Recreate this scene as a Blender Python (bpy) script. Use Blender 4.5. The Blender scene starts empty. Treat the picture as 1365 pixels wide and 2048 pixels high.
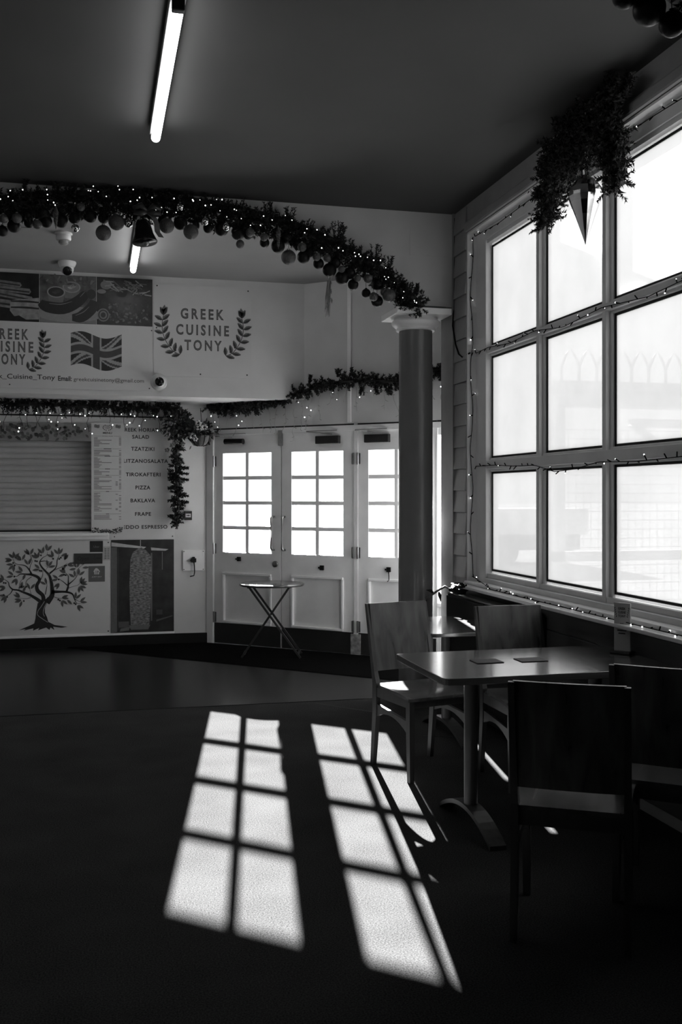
import bpy, math, random
from mathutils import Vector, Matrix, Euler
from math import sin, cos, pi, radians, sqrt, atan2

scene = bpy.context.scene
COL = scene.collection
R = random.Random(7)

# ------------------------------------------------------------------ camera, sky, sun, exposure
cam_data = bpy.data.cameras.new('camera')
cam = bpy.data.objects.new('camera', cam_data)
COL.objects.link(cam)
cam.location = (0, 0, 1.5)
cam.rotation_euler = (radians(90), 0, radians(-13.9))
cam_data.sensor_fit = 'VERTICAL'
cam_data.sensor_height = 36.0
cam_data.sensor_width = 24.0
cam_data.lens = 35.0
cam_data.shift_y = -34.0 / 2048.0
cam_data.clip_start = 0.05
cam_data.clip_end = 500
scene.camera = cam

world = bpy.data.worlds.new('bright_hazy_sky')
scene.world = world
world.use_nodes = True
bg = world.node_tree.nodes['Background']
bg.inputs[0].default_value = (1, 1, 1, 1)
bg.inputs[1].default_value = 3.2

sun_data = bpy.data.lights.new('sun', 'SUN')
sun = bpy.data.objects.new('sun', sun_data)
COL.objects.link(sun)
sun_data.energy = 172.0
sun_data.angle = radians(0.4)
SUN_TRAVEL = Vector((-0.1575, -0.9875, -0.296)).normalized()
sun.rotation_euler = SUN_TRAVEL.to_track_quat('-Z', 'Y').to_euler()
sun.location = (4, 30, 12)

vs = scene.view_settings
vs.view_transform = 'Standard'
vs.look = 'None'
vs.gamma = 1.0
vs.exposure = 0.0
vs.use_curve_mapping = False
scene.cycles.max_bounces = 6
scene.cycles.diffuse_bounces = 4
scene.cycles.glossy_bounces = 3
scene.cycles.transmission_bounces = 4
scene.cycles.transparent_max_bounces = 10
scene.cycles.caustics_reflective = False
scene.cycles.caustics_refractive = False

TUBE_POWER = 12.5

# ------------------------------------------------------------------ materials
MATS = {}
def nodes_of(m):
    m.use_nodes = True
    return m.node_tree.nodes, m.node_tree.links

def mat(name, v, rough=0.6, vary=0.0, scale=8.0, stretch=(1, 1, 1), metal=0.0, spec=0.5,
        bump=0.0, bump_scale=None, coat=0.0, detail=4.0):
    """grey procedural material: base value v varied by a noise, optional bump"""
    if name in MATS:
        return MATS[name]
    m = bpy.data.materials.new(name)
    n, l = nodes_of(m)
    b = n['Principled BSDF']
    b.inputs['Roughness'].default_value = rough
    b.inputs['Metallic'].default_value = metal
    b.inputs['Specular IOR Level'].default_value = spec
    b.inputs['Coat Weight'].default_value = coat
    b.inputs['Coat Roughness'].default_value = 0.12
    tc = n.new('ShaderNodeTexCoord')
    mp = n.new('ShaderNodeMapping')
    mp.inputs['Scale'].default_value = stretch
    l.new(tc.outputs['Object'], mp.inputs['Vector'])
    nz = n.new('ShaderNodeTexNoise')
    nz.inputs['Scale'].default_value = scale
    nz.inputs['Detail'].default_value = detail
    l.new(mp.outputs[0], nz.inputs['Vector'])
    rp = n.new('ShaderNodeValToRGB')
    lo, hi = max(0.0, v * (1 - vary)), min(1.0, v * (1 + vary))
    rp.color_ramp.elements[0].position = 0.3
    rp.color_ramp.elements[1].position = 0.7
    rp.color_ramp.elements[0].color = (lo, lo, lo, 1)
    rp.color_ramp.elements[1].color = (hi, hi, hi, 1)
    l.new(nz.outputs['Fac'], rp.inputs[0])
    l.new(rp.outputs[0], b.inputs['Base Color'])
    if bump:
        bp = n.new('ShaderNodeBump')
        bp.inputs['Strength'].default_value = bump
        bp.inputs['Distance'].default_value = 0.01
        n2 = n.new('ShaderNodeTexNoise')
        n2.inputs['Scale'].default_value = bump_scale or scale
        n2.inputs['Detail'].default_value = 3
        l.new(mp.outputs[0], n2.inputs['Vector'])
        l.new(n2.outputs['Fac'], bp.inputs['Height'])
        l.new(bp.outputs[0], b.inputs['Normal'])
    MATS[name] = m
    return m

def ink(v):
    return mat('print_%03d' % int(v * 1000), v, 0.5, 0.08, 30)

def emit(name, s):
    if name in MATS:
        return MATS[name]
    m = bpy.data.materials.new(name)
    n, l = nodes_of(m)
    n.remove(n['Principled BSDF'])
    e = n.new('ShaderNodeEmission')
    e.inputs[1].default_value = s
    l.new(e.outputs[0], n['Material Output'].inputs[0])
    MATS[name] = m
    return m

def wood(name, v, rough, along='x', vary=0.45, coat=0.0, spec=0.5):
    if name in MATS:
        return MATS[name]
    m = bpy.data.materials.new(name)
    n, l = nodes_of(m)
    b = n['Principled BSDF']
    b.inputs['Roughness'].default_value = rough
    b.inputs['Specular IOR Level'].default_value = spec
    b.inputs['Coat Weight'].default_value = coat
    b.inputs['Coat Roughness'].default_value = 0.14
    tc = n.new('ShaderNodeTexCoord')
    mp = n.new('ShaderNodeMapping')
    s = {'x': (1.2, 14, 14), 'y': (14, 1.2, 14), 'z': (12, 12, 1.1)}[along]
    mp.inputs['Scale'].default_value = s
    l.new(tc.outputs['Object'], mp.inputs['Vector'])
    nz = n.new('ShaderNodeTexNoise')
    nz.inputs['Scale'].default_value = 1.6
    nz.inputs['Detail'].default_value = 6
    nz.inputs['Distortion'].default_value = 0.6
    l.new(mp.outputs[0], nz.inputs['Vector'])
    rp = n.new('ShaderNodeValToRGB')
    rp.color_ramp.elements[0].position = 0.32
    rp.color_ramp.elements[1].position = 0.68
    lo, hi = v * (1 - vary), v * (1 + vary)
    rp.color_ramp.elements[0].color = (lo, lo, lo, 1)
    rp.color_ramp.elements[1].color = (hi, hi, hi, 1)
    l.new(nz.outputs['Fac'], rp.inputs[0])
    l.new(rp.outputs[0], b.inputs['Base Color'])
    rr = n.new('ShaderNodeMapRange')
    rr.inputs[3].default_value = rough * 0.75
    rr.inputs[4].default_value = rough * 1.25
    l.new(nz.outputs['Fac'], rr.inputs[0])
    l.new(rr.outputs[0], b.inputs['Roughness'])
    MATS[name] = m
    return m

def facing_gloss(n, l):
    """glass reflectance rising towards grazing angles, the same from both sides of the pane"""
    lw = n.new('ShaderNodeLayerWeight')
    lw.inputs[0].default_value = .5
    pw = n.new('ShaderNodeMath'); pw.operation = 'POWER'; pw.inputs[1].default_value = 5
    ma = n.new('ShaderNodeMath'); ma.operation = 'MULTIPLY_ADD'; ma.inputs[1].default_value = .9; ma.inputs[2].default_value = .03
    l.new(lw.outputs['Facing'], pw.inputs[0])
    l.new(pw.outputs[0], ma.inputs[0])
    return ma

def glass_clear():
    m = bpy.data.materials.new('clear_glass')
    n, l = nodes_of(m)
    n.remove(n['Principled BSDF'])
    t = n.new('ShaderNodeBsdfTransparent')
    t.inputs[0].default_value = (.96, .96, .96, 1)
    g = n.new('ShaderNodeBsdfGlossy')
    g.inputs['Roughness'].default_value = 0.03
    fr = facing_gloss(n, l)
    mx = n.new('ShaderNodeMixShader')
    l.new(fr.outputs[0], mx.inputs[0])
    l.new(t.outputs[0], mx.inputs[1])
    l.new(g.outputs[0], mx.inputs[2])
    l.new(mx.outputs[0], n['Material Output'].inputs[0])
    return m

def glass_hazy():
    """salt-crusted hazy window glass: a diffusing film over a pane, thicker along the bottom"""
    m = bpy.data.materials.new('salt_hazed_glass')
    n, l = nodes_of(m)
    n.remove(n['Principled BSDF'])
    t = n.new('ShaderNodeBsdfTransparent')
    t.inputs[0].default_value = (.055, .055, .055, 1)
    tr = n.new('ShaderNodeBsdfTranslucent')
    tc = n.new('ShaderNodeTexCoord')
    nz = n.new('ShaderNodeTexNoise')
    nz.inputs['Scale'].default_value = 2.4
    nz.inputs['Detail'].default_value = 8
    l.new(tc.outputs['Object'], nz.inputs['Vector'])
    rp = n.new('ShaderNodeValToRGB')
    rp.color_ramp.elements[0].position = .3
    rp.color_ramp.elements[1].position = .7
    rp.color_ramp.elements[0].color = (.26, .26, .26, 1)
    rp.color_ramp.elements[1].color = (.30, .30, .30, 1)
    l.new(nz.outputs['Fac'], rp.inputs[0])
    l.new(rp.outputs[0], tr.inputs[0])
    g = n.new('ShaderNodeBsdfGlossy')
    g.inputs['Roughness'].default_value = .08
    fr = facing_gloss(n, l)
    ad = n.new('ShaderNodeAddShader')
    l.new(t.outputs[0], ad.inputs[0])
    l.new(tr.outputs[0], ad.inputs[1])
    mx = n.new('ShaderNodeMixShader')
    l.new(fr.outputs[0], mx.inputs[0])
    l.new(ad.outputs[0], mx.inputs[1])
    l.new(g.outputs[0], mx.inputs[2])
    l.new(mx.outputs[0], n['Material Output'].inputs[0])
    return m

def thin_paper():
    m = bpy.data.materials.new('thin_paper')
    n, l = nodes_of(m)
    b = n['Principled BSDF']
    b.inputs['Base Color'].default_value = (.7, .7, .7, 1)
    t = n.new('ShaderNodeBsdfTranslucent')
    t.inputs[0].default_value = (.5, .5, .5, 1)
    mx = n.new('ShaderNodeMixShader')
    mx.inputs[0].default_value = .35
    l.new(b.outputs[0], mx.inputs[1]); l.new(t.outputs[0], mx.inputs[2])
    l.new(mx.outputs[0], n['Material Output'].inputs[0])
    return m

def floor_speckle(name, v, rough, amount):
    m = bpy.data.materials.new(name)
    n, l = nodes_of(m)
    b = n['Principled BSDF']
    b.inputs['Roughness'].default_value = rough
    b.inputs['Specular IOR Level'].default_value = 0.0
    tc = n.new('ShaderNodeTexCoord')
    n1 = n.new('ShaderNodeTexNoise')
    n1.inputs['Scale'].default_value = 170
    n1.inputs['Detail'].default_value = 2
    n2 = n.new('ShaderNodeTexNoise')
    n2.inputs['Scale'].default_value = 3
    l.new(tc.outputs['Object'], n1.inputs['Vector'])
    l.new(tc.outputs['Object'], n2.inputs['Vector'])
    ad = n.new('ShaderNodeMath')
    ad.operation = 'MULTIPLY_ADD'
    l.new(n2.outputs['Fac'], ad.inputs[0])
    ad.inputs[1].default_value = .25
    l.new(n1.outputs['Fac'], ad.inputs[2])
    rp = n.new('ShaderNodeValToRGB')
    rp.color_ramp.elements[0].position = .42
    rp.color_ramp.elements[1].position = .82
    lo, hi = v * (1 - amount), v * (1 + amount)
    rp.color_ramp.elements[0].color = (lo, lo, lo, 1)
    rp.color_ramp.elements[1].color = (hi, hi, hi, 1)
    l.new(ad.outputs[0], rp.inputs[0])
    l.new(rp.outputs[0], b.inputs['Base Color'])
    MATS[name] = m
    return m

M_WALL = mat('white_wall_paint', .62, .55, .06, 3, bump=.05, bump_scale=60)
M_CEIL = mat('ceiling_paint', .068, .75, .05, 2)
M_TRIM = mat('white_gloss_paint', .86, .32, .05, 5)
M_DOOR = mat('door_paint', .88, .38, .06, 4)
M_BOARD = mat('white_sign_board', .62, .38, .03, 4)
M_GREYW = mat('grey_clapboard_paint', .30, .5, .1, 6)
M_FRAME = mat('window_frame_paint', .74, .38, .06, 6)
M_DARKTRIM = mat('dark_painted_rib', .05, .5, .1, 6)
M_COLUMN = mat('dark_column_paint', .14, .27, .08, 4)
M_KICK = mat('dark_kick_plate', .022, .45, .15, 10, spec=.3)
M_SKIRT = mat('dark_skirting', .01, .55, .1, 8, spec=.2)
M_BLACK = mat('black_plastic', .007, .45, .1, 10, spec=.25)
M_GASKET = mat('black_gasket', .01, .7, .1, 10)
M_STEEL = mat('brushed_steel', .55, .28, .08, 20, metal=1)
M_DULLMETAL = mat('dull_metal', .25, .4, .1, 20, metal=1)
M_PLASTIC = mat('white_plastic', .6, .35, .03, 8)
M_FIR = mat('dark_fir_needles', .018, .75, .5, 30)
M_LEAF = mat('dark_leaf', .03, .5, .4, 20)
M_WIRE = mat('black_wire', .005, .6, .1, 20, spec=.08)
M_WIREPALE = mat('pale_wire', .32, .5, .1, 20)
M_GLASS = glass_clear()
M_HAZE = glass_hazy()
M_FLOOR = floor_speckle('speckled_vinyl_floor', .051, .8, .5)
M_LINO = mat('pale_lino', .02, .26, .1, 5, spec=.03)
M_MAT = mat('entrance_matting', .006, .95, .3, 120, spec=0.0)
M_WOODV = wood('chair_ply', .10, .30, 'z', .5)
M_WOODX = wood('table_top_wood', .10, .17, 'x', .35, coat=1.0, spec=1.0)
M_WOODL = wood('chair_leg_wood', .055, .35, 'z', .3)
M_WOODPANEL = wood('dark_matchboard', .035, .45, 'y', .3)
M_BULB = emit('fairy_bulb_glow', 5.0)
M_BULB.cycles.emission_sampling = 'NONE'
M_TUBE = emit('fluorescent_tube_glow', TUBE_POWER)

# ------------------------------------------------------------------ mesh builder
class MB:
    def __init__(s):
        s.v, s.f, s.m = [], [], []
        s.cm = 0
    def add(s, vs, fs):
        o = len(s.v)
        s.v += [tuple(p) for p in vs]
        s.f += [tuple(i + o for i in q) for q in fs]
        s.m += [s.cm] * len(fs)
        return s
    def box(s, a, b):
        x0, y0, z0 = a; x1, y1, z1 = b
        return s.add([(x0, y0, z0), (x1, y0, z0), (x1, y1, z0), (x0, y1, z0), (x0, y0, z1), (x1, y0, z1), (x1, y1, z1), (x0, y1, z1)],
                     [(0, 3, 2, 1), (4, 5, 6, 7), (0, 1, 5, 4), (1, 2, 6, 5), (2, 3, 7, 6), (3, 0, 4, 7)])
    def hexa(s, p):
        return s.add(p, [(0, 3, 2, 1), (4, 5, 6, 7), (0, 1, 5, 4), (1, 2, 6, 5), (2, 3, 7, 6), (3, 0, 4, 7)])
    def fbox(s, F, a0, a1, z0, z1, n0, n1):
        return s.hexa([F(a0, z0, n1), F(a1, z0, n1), F(a1, z0, n0), F(a0, z0, n0), F(a0, z1, n1), F(a1, z1, n1), F(a1, z1, n0), F(a0, z1, n0)])
    def prism(s, poly, z0, z1):
        n = len(poly)
        vs = [(x, y, z0) for x, y in poly] + [(x, y, z1) for x, y in poly]
        fs = [tuple(range(n - 1, -1, -1)), tuple(range(n, 2 * n))] + [(i, (i + 1) % n, (i + 1) % n + n, i + n) for i in range(n)]
        return s.add(vs, fs)
    def tube(s, pts, r, n=8, caps=True, closed=False):
        pts = [Vector(p) for p in pts]
        m = len(pts)
        rs = r if isinstance(r, (list, tuple)) else [r] * m
        o = len(s.v)
        up = None
        for i, p in enumerate(pts):
            if closed:
                t = pts[(i + 1) % m] - pts[i - 1]
            else:
                t = pts[min(i + 1, m - 1)] - pts[max(i - 1, 0)]
            if t.length < 1e-9:
                t = Vector((0, 0, 1))
            t.normalize()
            if up is None:
                up = Vector((0, 0, 1)) if abs(t.z) < .9 else Vector((1, 0, 0))
            a = t.cross(up)
            if a.length < 1e-6:
                a = t.cross(Vector((1, 0, 0)))
            a.normalize()
            b = t.cross(a).normalized()
            up = -b if False else up
            for k in range(n):
                q = p + (a * cos(2 * pi * k / n) + b * sin(2 * pi * k / n)) * rs[i]
                s.v.append(tuple(q))
        rng = m if closed else m - 1
        for i in range(rng):
            j = (i + 1) % m
            for k in range(n):
                k2 = (k + 1) % n
                s.f.append((o + i * n + k, o + i * n + k2, o + j * n + k2, o + j * n + k)); s.m.append(s.cm)
        if caps and not closed:
            s.f.append(tuple(o + k for k in range(n - 1, -1, -1))); s.m.append(s.cm)
            s.f.append(tuple(o + (m - 1) * n + k for k in range(n))); s.m.append(s.cm)
        return s
    def lathe(s, prof, c, n=24, axis=None):
        """prof: list of (r, h) along axis (default z)"""
        c = Vector(c)
        ax = Vector(axis or (0, 0, 1)).normalized()
        a = ax.orthogonal().normalized(); b = ax.cross(a)
        o = len(s.v)
        for r, h in prof:
            for k in range(n):
                t = 2 * pi * k / n
                s.v.append(tuple(c + ax * h + (a * cos(t) + b * sin(t)) * max(r, 1e-4)))
        for i in range(len(prof) - 1):
            for k in range(n):
                k2 = (k + 1) % n
                s.f.append((o + i * n + k, o + i * n + k2, o + (i + 1) * n + k2, o + (i + 1) * n + k)); s.m.append(s.cm)
        s.f.append(tuple(o + k for k in range(n - 1, -1, -1))); s.m.append(s.cm)
        s.f.append(tuple(o + (len(prof) - 1) * n + k for k in range(n))); s.m.append(s.cm)
        return s
    def ball(s, c, r, n=14, m=9, sz=1.0):
        prof = [(r * sin(pi * i / m), -r * sz * cos(pi * i / m)) for i in range(m + 1)]
        return s.lathe(prof, c, n)
    def bar(s, p, q, w, t, side=None):
        """rectangular bar p->q, width w along side, thickness t"""
        p, q = Vector(p), Vector(q)
        d = (q - p).normalized()
        a = Vector(side) if side else (d.cross(Vector((0, 0, 1))) if abs(d.z) < .99 else Vector((1, 0, 0)))
        a = (a - d * a.dot(d)).normalized()
        b = d.cross(a).normalized()
        A, B = a * w / 2, b * t / 2
        return s.hexa([p - A - B, p + A - B, p + A + B, p - A + B, q - A - B, q + A - B, q + A + B, q - A + B])
    def build(s, name, mats, parent=None, local=False, smooth=False, bevel=0.0, kind=None):
        me = bpy.data.meshes.new(name)
        vs = s.v
        if parent is not None and not local:
            root = parent
            while root.parent: root = root.parent
            inv = Matrix.LocRotScale(root.location, root.rotation_euler, root.scale).inverted()
            vs = [tuple(inv @ Vector(p)) for p in vs]
        me.from_pydata(vs, [], s.f)
        ml = mats if isinstance(mats, (list, tuple)) else [mats]
        for x in ml: me.materials.append(x)
        if len(ml) > 1:
            for p, i in zip(me.polygons, s.m): p.material_index = i
        if smooth:
            for p in me.polygons: p.use_smooth = True
        me.update()
        o = bpy.data.objects.new(name, me)
        COL.objects.link(o)
        if parent is not None: o.parent = parent
        if smooth and isinstance(smooth, float):
            try:
                me.set_sharp_from_angle(angle=smooth)
            except Exception:
                pass
        if bevel:
            md = o.modifiers.new('bevel', 'BEVEL')
            md.width = bevel; md.segments = 2; md.limit_method = 'ANGLE'
        if kind: o['kind'] = kind
        return o

def thing(name, label, cat, loc=(0, 0, 0), rz=0.0, group=None):
    o = bpy.data.objects.new(name, None)
    COL.objects.link(o)
    o.empty_display_size = .05
    o.location = loc
    o.rotation_euler = (0, 0, rz)
    o['label'] = label; o['category'] = cat
    if group: o['group'] = group
    return o
def tag(o, label, cat, group=None):
    o['label'] = label; o['category'] = cat
    if group: o['group'] = group
    return o
def struct(o, label=None):
    o['kind'] = 'structure'
    if label: o['label'] = label
    return o
def sempty(name, loc=(0, 0, 0), label=None):
    o = bpy.data.objects.new(name, None)
    COL.objects.link(o); o.location = loc
    return struct(o, label)
def copy_tree(o, parent=None):
    c = o.copy(); COL.objects.link(c); c.parent = parent
    for ch in list(o.children): copy_tree(ch, c)
    return c

# frames on upright planes: F(a, z, n) -> world point (n = towards the room)
def plane(ox, oy, ux, uy, nx, ny):
    return lambda a, z, n=0.0: (ox + ux * a + nx * n, oy + uy * a + ny * n, z)
KIOSK = plane(0, 10.15, 1, 0, 0, -1)
FASC = plane(0, 9.37, 1, 0, 0, -1)
DU, DV = .7432, -.6691
DOOR = plane(1.1435, 10.10, DU, DV, DV, -DU)

CEIL = 3.53
XR = 2.53        # inner face of the right wall
XL = -1.95

# ------------------------------------------------------------------ flat print on panels
class Print:
    """flat lettering and pictures on a plane; one mesh per shade"""
    def __init__(s, F, n0):
        s.F, s.n0, s.layers = F, n0, {}
        s.step = 0
    def _mb(s, v):
        return s.layers.setdefault(v, MB())
    def poly(s, pts, v, lift=0.0):
        s._mb(v).add([s.F(a, z, s.n0 + lift) for a, z in pts], [tuple(range(len(pts)))])
    def rect(s, a0, a1, z0, z1, v, lift=0.0):
        s.poly([(a0, z0), (a1, z0), (a1, z1), (a0, z1)], v, lift)
    def ell(s, a, z, ra, rz, v, lift=0.0, rot=0.0, n=20):
        s.poly([(a + ra * cos(2 * pi * k / n) * cos(rot) - rz * sin(2 * pi * k / n) * sin(rot),
                 z + ra * cos(2 * pi * k / n) * sin(rot) + rz * sin(2 * pi * k / n) * cos(rot)) for k in range(n)], v, lift)
    def leaf(s, a, z, ang, L, W, v, lift=0.0):
        """pointed leaf starting at (a,z), ang clockwise from up, degrees"""
        t = radians(ang); dx, dz = sin(t), cos(t); px, pz = dz, -dx
        prof = [(0, 0), (.2, .33), (.45, .5), (.7, .38), (1, 0)]
        pts = [(a + dx * L * q + px * W * w, z + dz * L * q + pz * W * w) for q, w in prof]
        pts += [(a + dx * L * q - px * W * w, z + dz * L * q - pz * W * w) for q, w in prof[-2:0:-1]]
        s.poly(pts, v, lift)
    def stroke(s, pts, v, lift=0.0):
        """tapered polyline: pts of (a, z, width)"""
        # smooth by Catmull-Rom
        P = []
        n = len(pts)
        for i in range(n - 1):
            p0, p1, p2, p3 = pts[max(i - 1, 0)], pts[i], pts[i + 1], pts[min(i + 2, n - 1)]
            for k in range(4):
                t = k / 4
                P.append(tuple(.5 * ((2 * p1[j]) + (-p0[j] + p2[j]) * t + (2 * p0[j] - 5 * p1[j] + 4 * p2[j] - p3[j]) * t * t + (-p0[j] + 3 * p1[j] - 3 * p2[j] + p3[j]) * t ** 3) for j in range(3)))
        P.append(pts[-1])
        L, Rr = [], []
        for i in range(len(P)):
            a, b = P[max(i - 1, 0)], P[min(i + 1, len(P) - 1)]
            dx, dz = b[0] - a[0], b[1] - a[1]
            q = math.hypot(dx, dz) or 1
            w = max(P[i][2], 1e-4) / 2
            L.append((P[i][0] - dz / q * w, P[i][1] + dx / q * w)); Rr.append((P[i][0] + dz / q * w, P[i][1] - dx / q * w))
        for i in range(len(P) - 1):
            s.poly([L[i], Rr[i], Rr[i + 1], L[i + 1]], v, lift)
    def text(s, body, a0, a1, z0, z1, v, lift=0.0, bold=0.0, shear=0.0, spacing=1.0, inner=None):
        def glyphs(off):
            cu = bpy.data.curves.new('t', 'FONT')
            cu.body = body; cu.fill_mode = 'FRONT'; cu.resolution_u = 3
            cu.offset = off; cu.shear = shear; cu.space_character = spacing
            ob = bpy.data.objects.new('t', cu)
            me = ob.to_mesh()
            r = [tuple(q.co) for q in me.vertices], [tuple(p.vertices) for p in me.polygons]
            ob.to_mesh_clear()
            bpy.data.objects.remove(ob); bpy.data.curves.remove(cu)
            return r
        vs, fs = glyphs(bold)
        xs = [q[0] for q in vs]; ys = [q[1] for q in vs]
        mx, Mx, my, My = min(xs), max(xs), min(ys), max(ys)
        put = lambda V, L: [s.F(a0 + (x - mx) / (Mx - mx) * (a1 - a0), z0 + (y - my) / (My - my) * (z1 - z0), s.n0 + L) for x, y, _ in V]
        s._mb(v).add(put(vs, lift), fs)
        if inner:
            off2, v2 = inner
            vs, fs = glyphs(off2)
            s._mb(v2).add(put(vs, lift + .0006), fs)
    def build(s, name, parent):
        al, mats = MB(), []
        for v, mb in s.layers.items():
            al.cm = len(mats); mats.append(v if not isinstance(v, float) else ink(v))
            al.add(mb.v, mb.f)
        return al.build(name, mats, parent, kind='stuff')

# ------------------------------------------------------------------ setting: shell
struct(MB().box((XL - .1, -2.1, -.12), (3.55, 10.6, 0)).build('floor', M_FLOOR))
floor = bpy.data.objects['floor']
lino = MB().prism([(XL, 7.11), (2.5, 7.055), (2.52, 7.53), (2.18, 7.84), (-.26, 10.09), (XL, 10.12)], 0, .004).build('lino_panel', M_LINO, floor)
sm = MB()
for p, q in (((1.55, 7.0), (2.02, 6.45)), ((2.02, 6.45), (2.45, 6.15)), ((1.95, 5.9), (2.45, 5.75))):
    d = Vector((q[0] - p[0], q[1] - p[1], 0)).normalized(); a = Vector((-d.y, d.x, 0)) * .003
    sm.hexa([(p[0] - a.x, p[1] - a.y, 0), (q[0] - a.x, q[1] - a.y, 0), (q[0] + a.x, q[1] + a.y, 0), (p[0] + a.x, p[1] + a.y, 0),
             (p[0] - a.x, p[1] - a.y, .0012), (q[0] - a.x, q[1] - a.y, .0012), (q[0] + a.x, q[1] + a.y, .0012), (p[0] + a.x, p[1] + a.y, .0012)])
sm.build('floor_seam', M_GASKET, floor)
tag(MB().prism([(-.24, 10.12), (-.26, 10.09), (2.18, 7.84), (2.52, 7.53), (2.62, 7.5), (3.10, 8.40), (1.14, 10.06), (1.09, 10.1), (.79, 10.12)], .0, .009).build('entrance_mat', M_MAT),
    'near-black entrance matting laid diagonally in front of the glazed doors', 'mat')

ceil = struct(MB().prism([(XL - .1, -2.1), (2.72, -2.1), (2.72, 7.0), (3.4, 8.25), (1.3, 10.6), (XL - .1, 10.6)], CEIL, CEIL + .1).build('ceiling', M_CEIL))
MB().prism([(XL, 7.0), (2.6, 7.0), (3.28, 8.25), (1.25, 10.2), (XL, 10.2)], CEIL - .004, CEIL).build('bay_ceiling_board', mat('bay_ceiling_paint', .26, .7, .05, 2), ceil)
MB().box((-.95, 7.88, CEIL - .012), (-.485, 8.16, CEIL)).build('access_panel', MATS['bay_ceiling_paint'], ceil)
struct(MB().box((XL - .1, -2.1, 0), (XL, 10.6, CEIL)).build('wall_left', M_WALL))
struct(MB().box((XL, -2.1, 0), (3.0, -2.0, CEIL)).build('wall_near', M_GREYW))

# right wall with the big window opening
WY0, WY1, WZ0, WZ1 = 3.04, 6.546, .885, 3.33
wr = MB()
wr.box((XR, -2.1, 0), (XR + .17, WY0, CEIL)).box((XR, WY1, 0), (XR + .17, 7.03, CEIL))
wr.box((XR, WY0, 0), (XR + .17, WY1, WZ0 - .02)).box((XR, WY0, WZ1), (XR + .17, WY1, CEIL))
wall_right = struct(wr.build('wall_right', M_GREYW))
z = .92
while z < CEIL - .05:
    z1 = min(z + .153, CEIL - .004)
    MB().hexa([(XR - .018, 6.548, z), (XR, 6.548, z), (XR, 6.775, z), (XR - .018, 6.775, z), (XR - .005, 6.548, z1 - .004), (XR, 6.548, z1 - .004), (XR, 6.775, z1 - .004), (XR - .005, 6.775, z1 - .004)]).build('plank', M_GREYW, wall_right)
    z += .153
MB().box((XR - .02, 6.78, 0), (XR, 7.03, CEIL)).build('pilaster', M_GREYW, wall_right)
for k in range(7):
    MB().box((XR - .014, 3.0, .06 + k * .112), (XR, 6.77, .168 + k * .112)).build('plank', M_WOODPANEL, wall_right, bevel=.004)
MB().box((XR - .03, WY0 - .06, WZ1), (XR, WY1 + .0, WZ1 + .07)).build('window_architrave', M_GREYW, wall_right, bevel=.02)

# porch side wall beyond the arch, boarded outside
pw = struct(MB().prism([(2.53, 7.03), (2.64, 7.0), (3.32, 8.24), (3.20, 8.32)], -.1, CEIL).build('wall_porch', M_GREYW))
dx, dy = .68, 1.24; q = math.hypot(dx, dy); nxp, nyp = dy / q, -dx / q
for k in range(22):
    zz = .05 + k * .155
    A, B = Vector((2.64, 7.0)), Vector((3.32, 8.24)); N = Vector((nxp, nyp))
    a0, b0, a1, b1 = A + N * .022, B + N * .022, A + N * .006, B + N * .006
    MB().hexa([(A.x, A.y, zz), (a0.x, a0.y, zz), (b0.x, b0.y, zz), (B.x, B.y, zz), (A.x, A.y, zz + .15), (a1.x, a1.y, zz + .15), (b1.x, b1.y, zz + .15), (B.x, B.y, zz + .15)]).build('plank', M_GREYW, pw)

# far wall with the kiosk hatch, and the fascia over it
wf = MB()
wf.box((XL, 10.15, 0), (.785, 10.4, 1.139)).box((XL, 10.15, 2.034), (.785, 10.4, 2.45)).box((-.033, 10.15, 1.139), (.785, 10.4, 2.034)).box((XL, 10.3, 1.139), (0, 10.4, 2.034))
wf.prism([(.785, 10.15), (1.107, 10.133), (1.2, 10.45), (.785, 10.4)], 0, 2.45)
wall_far = struct(wf.build('wall_far', M_WALL))
MB().prism([(XL, 9.37), (1.958, 9.37), (1.105, 10.135), (1.1, 10.45), (XL, 10.45)], 2.415, CEIL).build('fascia', M_WALL, wall_far)
MB().box((XL, 10.138, 2.272), (.785, 10.152, 2.286)).build('rail', M_KICK, wall_far)
struct(MB().box((XL, 10.135, 0), (.785, 10.15, .105)).prism([(.785, 10.135), (1.105, 10.118), (1.107, 10.133), (.785, 10.15)], 0, .105).build('baseboard_far', M_SKIRT))

# entrance wall (diagonal)
we = MB()
we.fbox(DOOR, -.05, 3.0, 2.17, CEIL, -.12, 0)
we.fbox(DOOR, 2.86, 3.0, 0, 2.17, -.12, 0)
wall_ent = struct(we.build('wall_entrance', M_WALL))
MB().fbox(DOOR, -.05, .034, 0, 2.17, -.12, .012).build('door_jamb', M_TRIM, wall_ent, bevel=.006)
MB().fbox(DOOR, 1.628, 1.668, 0, 2.17, -.1, .0).build('door_post', M_TRIM, wall_ent)
MB().fbox(DOOR, 2.461, 2.472, 0, 2.17, -.1, .0).build('door_post', M_TRIM, wall_ent)
MB().fbox(DOOR, .034, 2.86, 2.09, 2.155, -.1, -.049).fbox(DOOR, .034, 2.86, 2.1, 2.155, -.1, .008).build('door_head', M_TRIM, wall_ent)
MB().fbox(DOOR, -.05, 2.9, 2.155, 2.17, -.05, .0).build('dark_rail', M_GASKET, wall_ent)  # thin near-black rail between the door head and the wall above
MB().fbox(DOOR, -.05, 2.9, 0, .03, -.12, -.052).build('threshold', M_KICK, wall_ent)
MB().fbox(DOOR, .82, .84, 0, 2.09, -.055, -.046).fbox(DOOR, 1.62, 1.68, 0, 2.09, -.1, -.05).fbox(DOOR, .03, .045, 0, 2.09, -.1, -.05).build('weather_strip', M_KICK, wall_ent)
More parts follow.
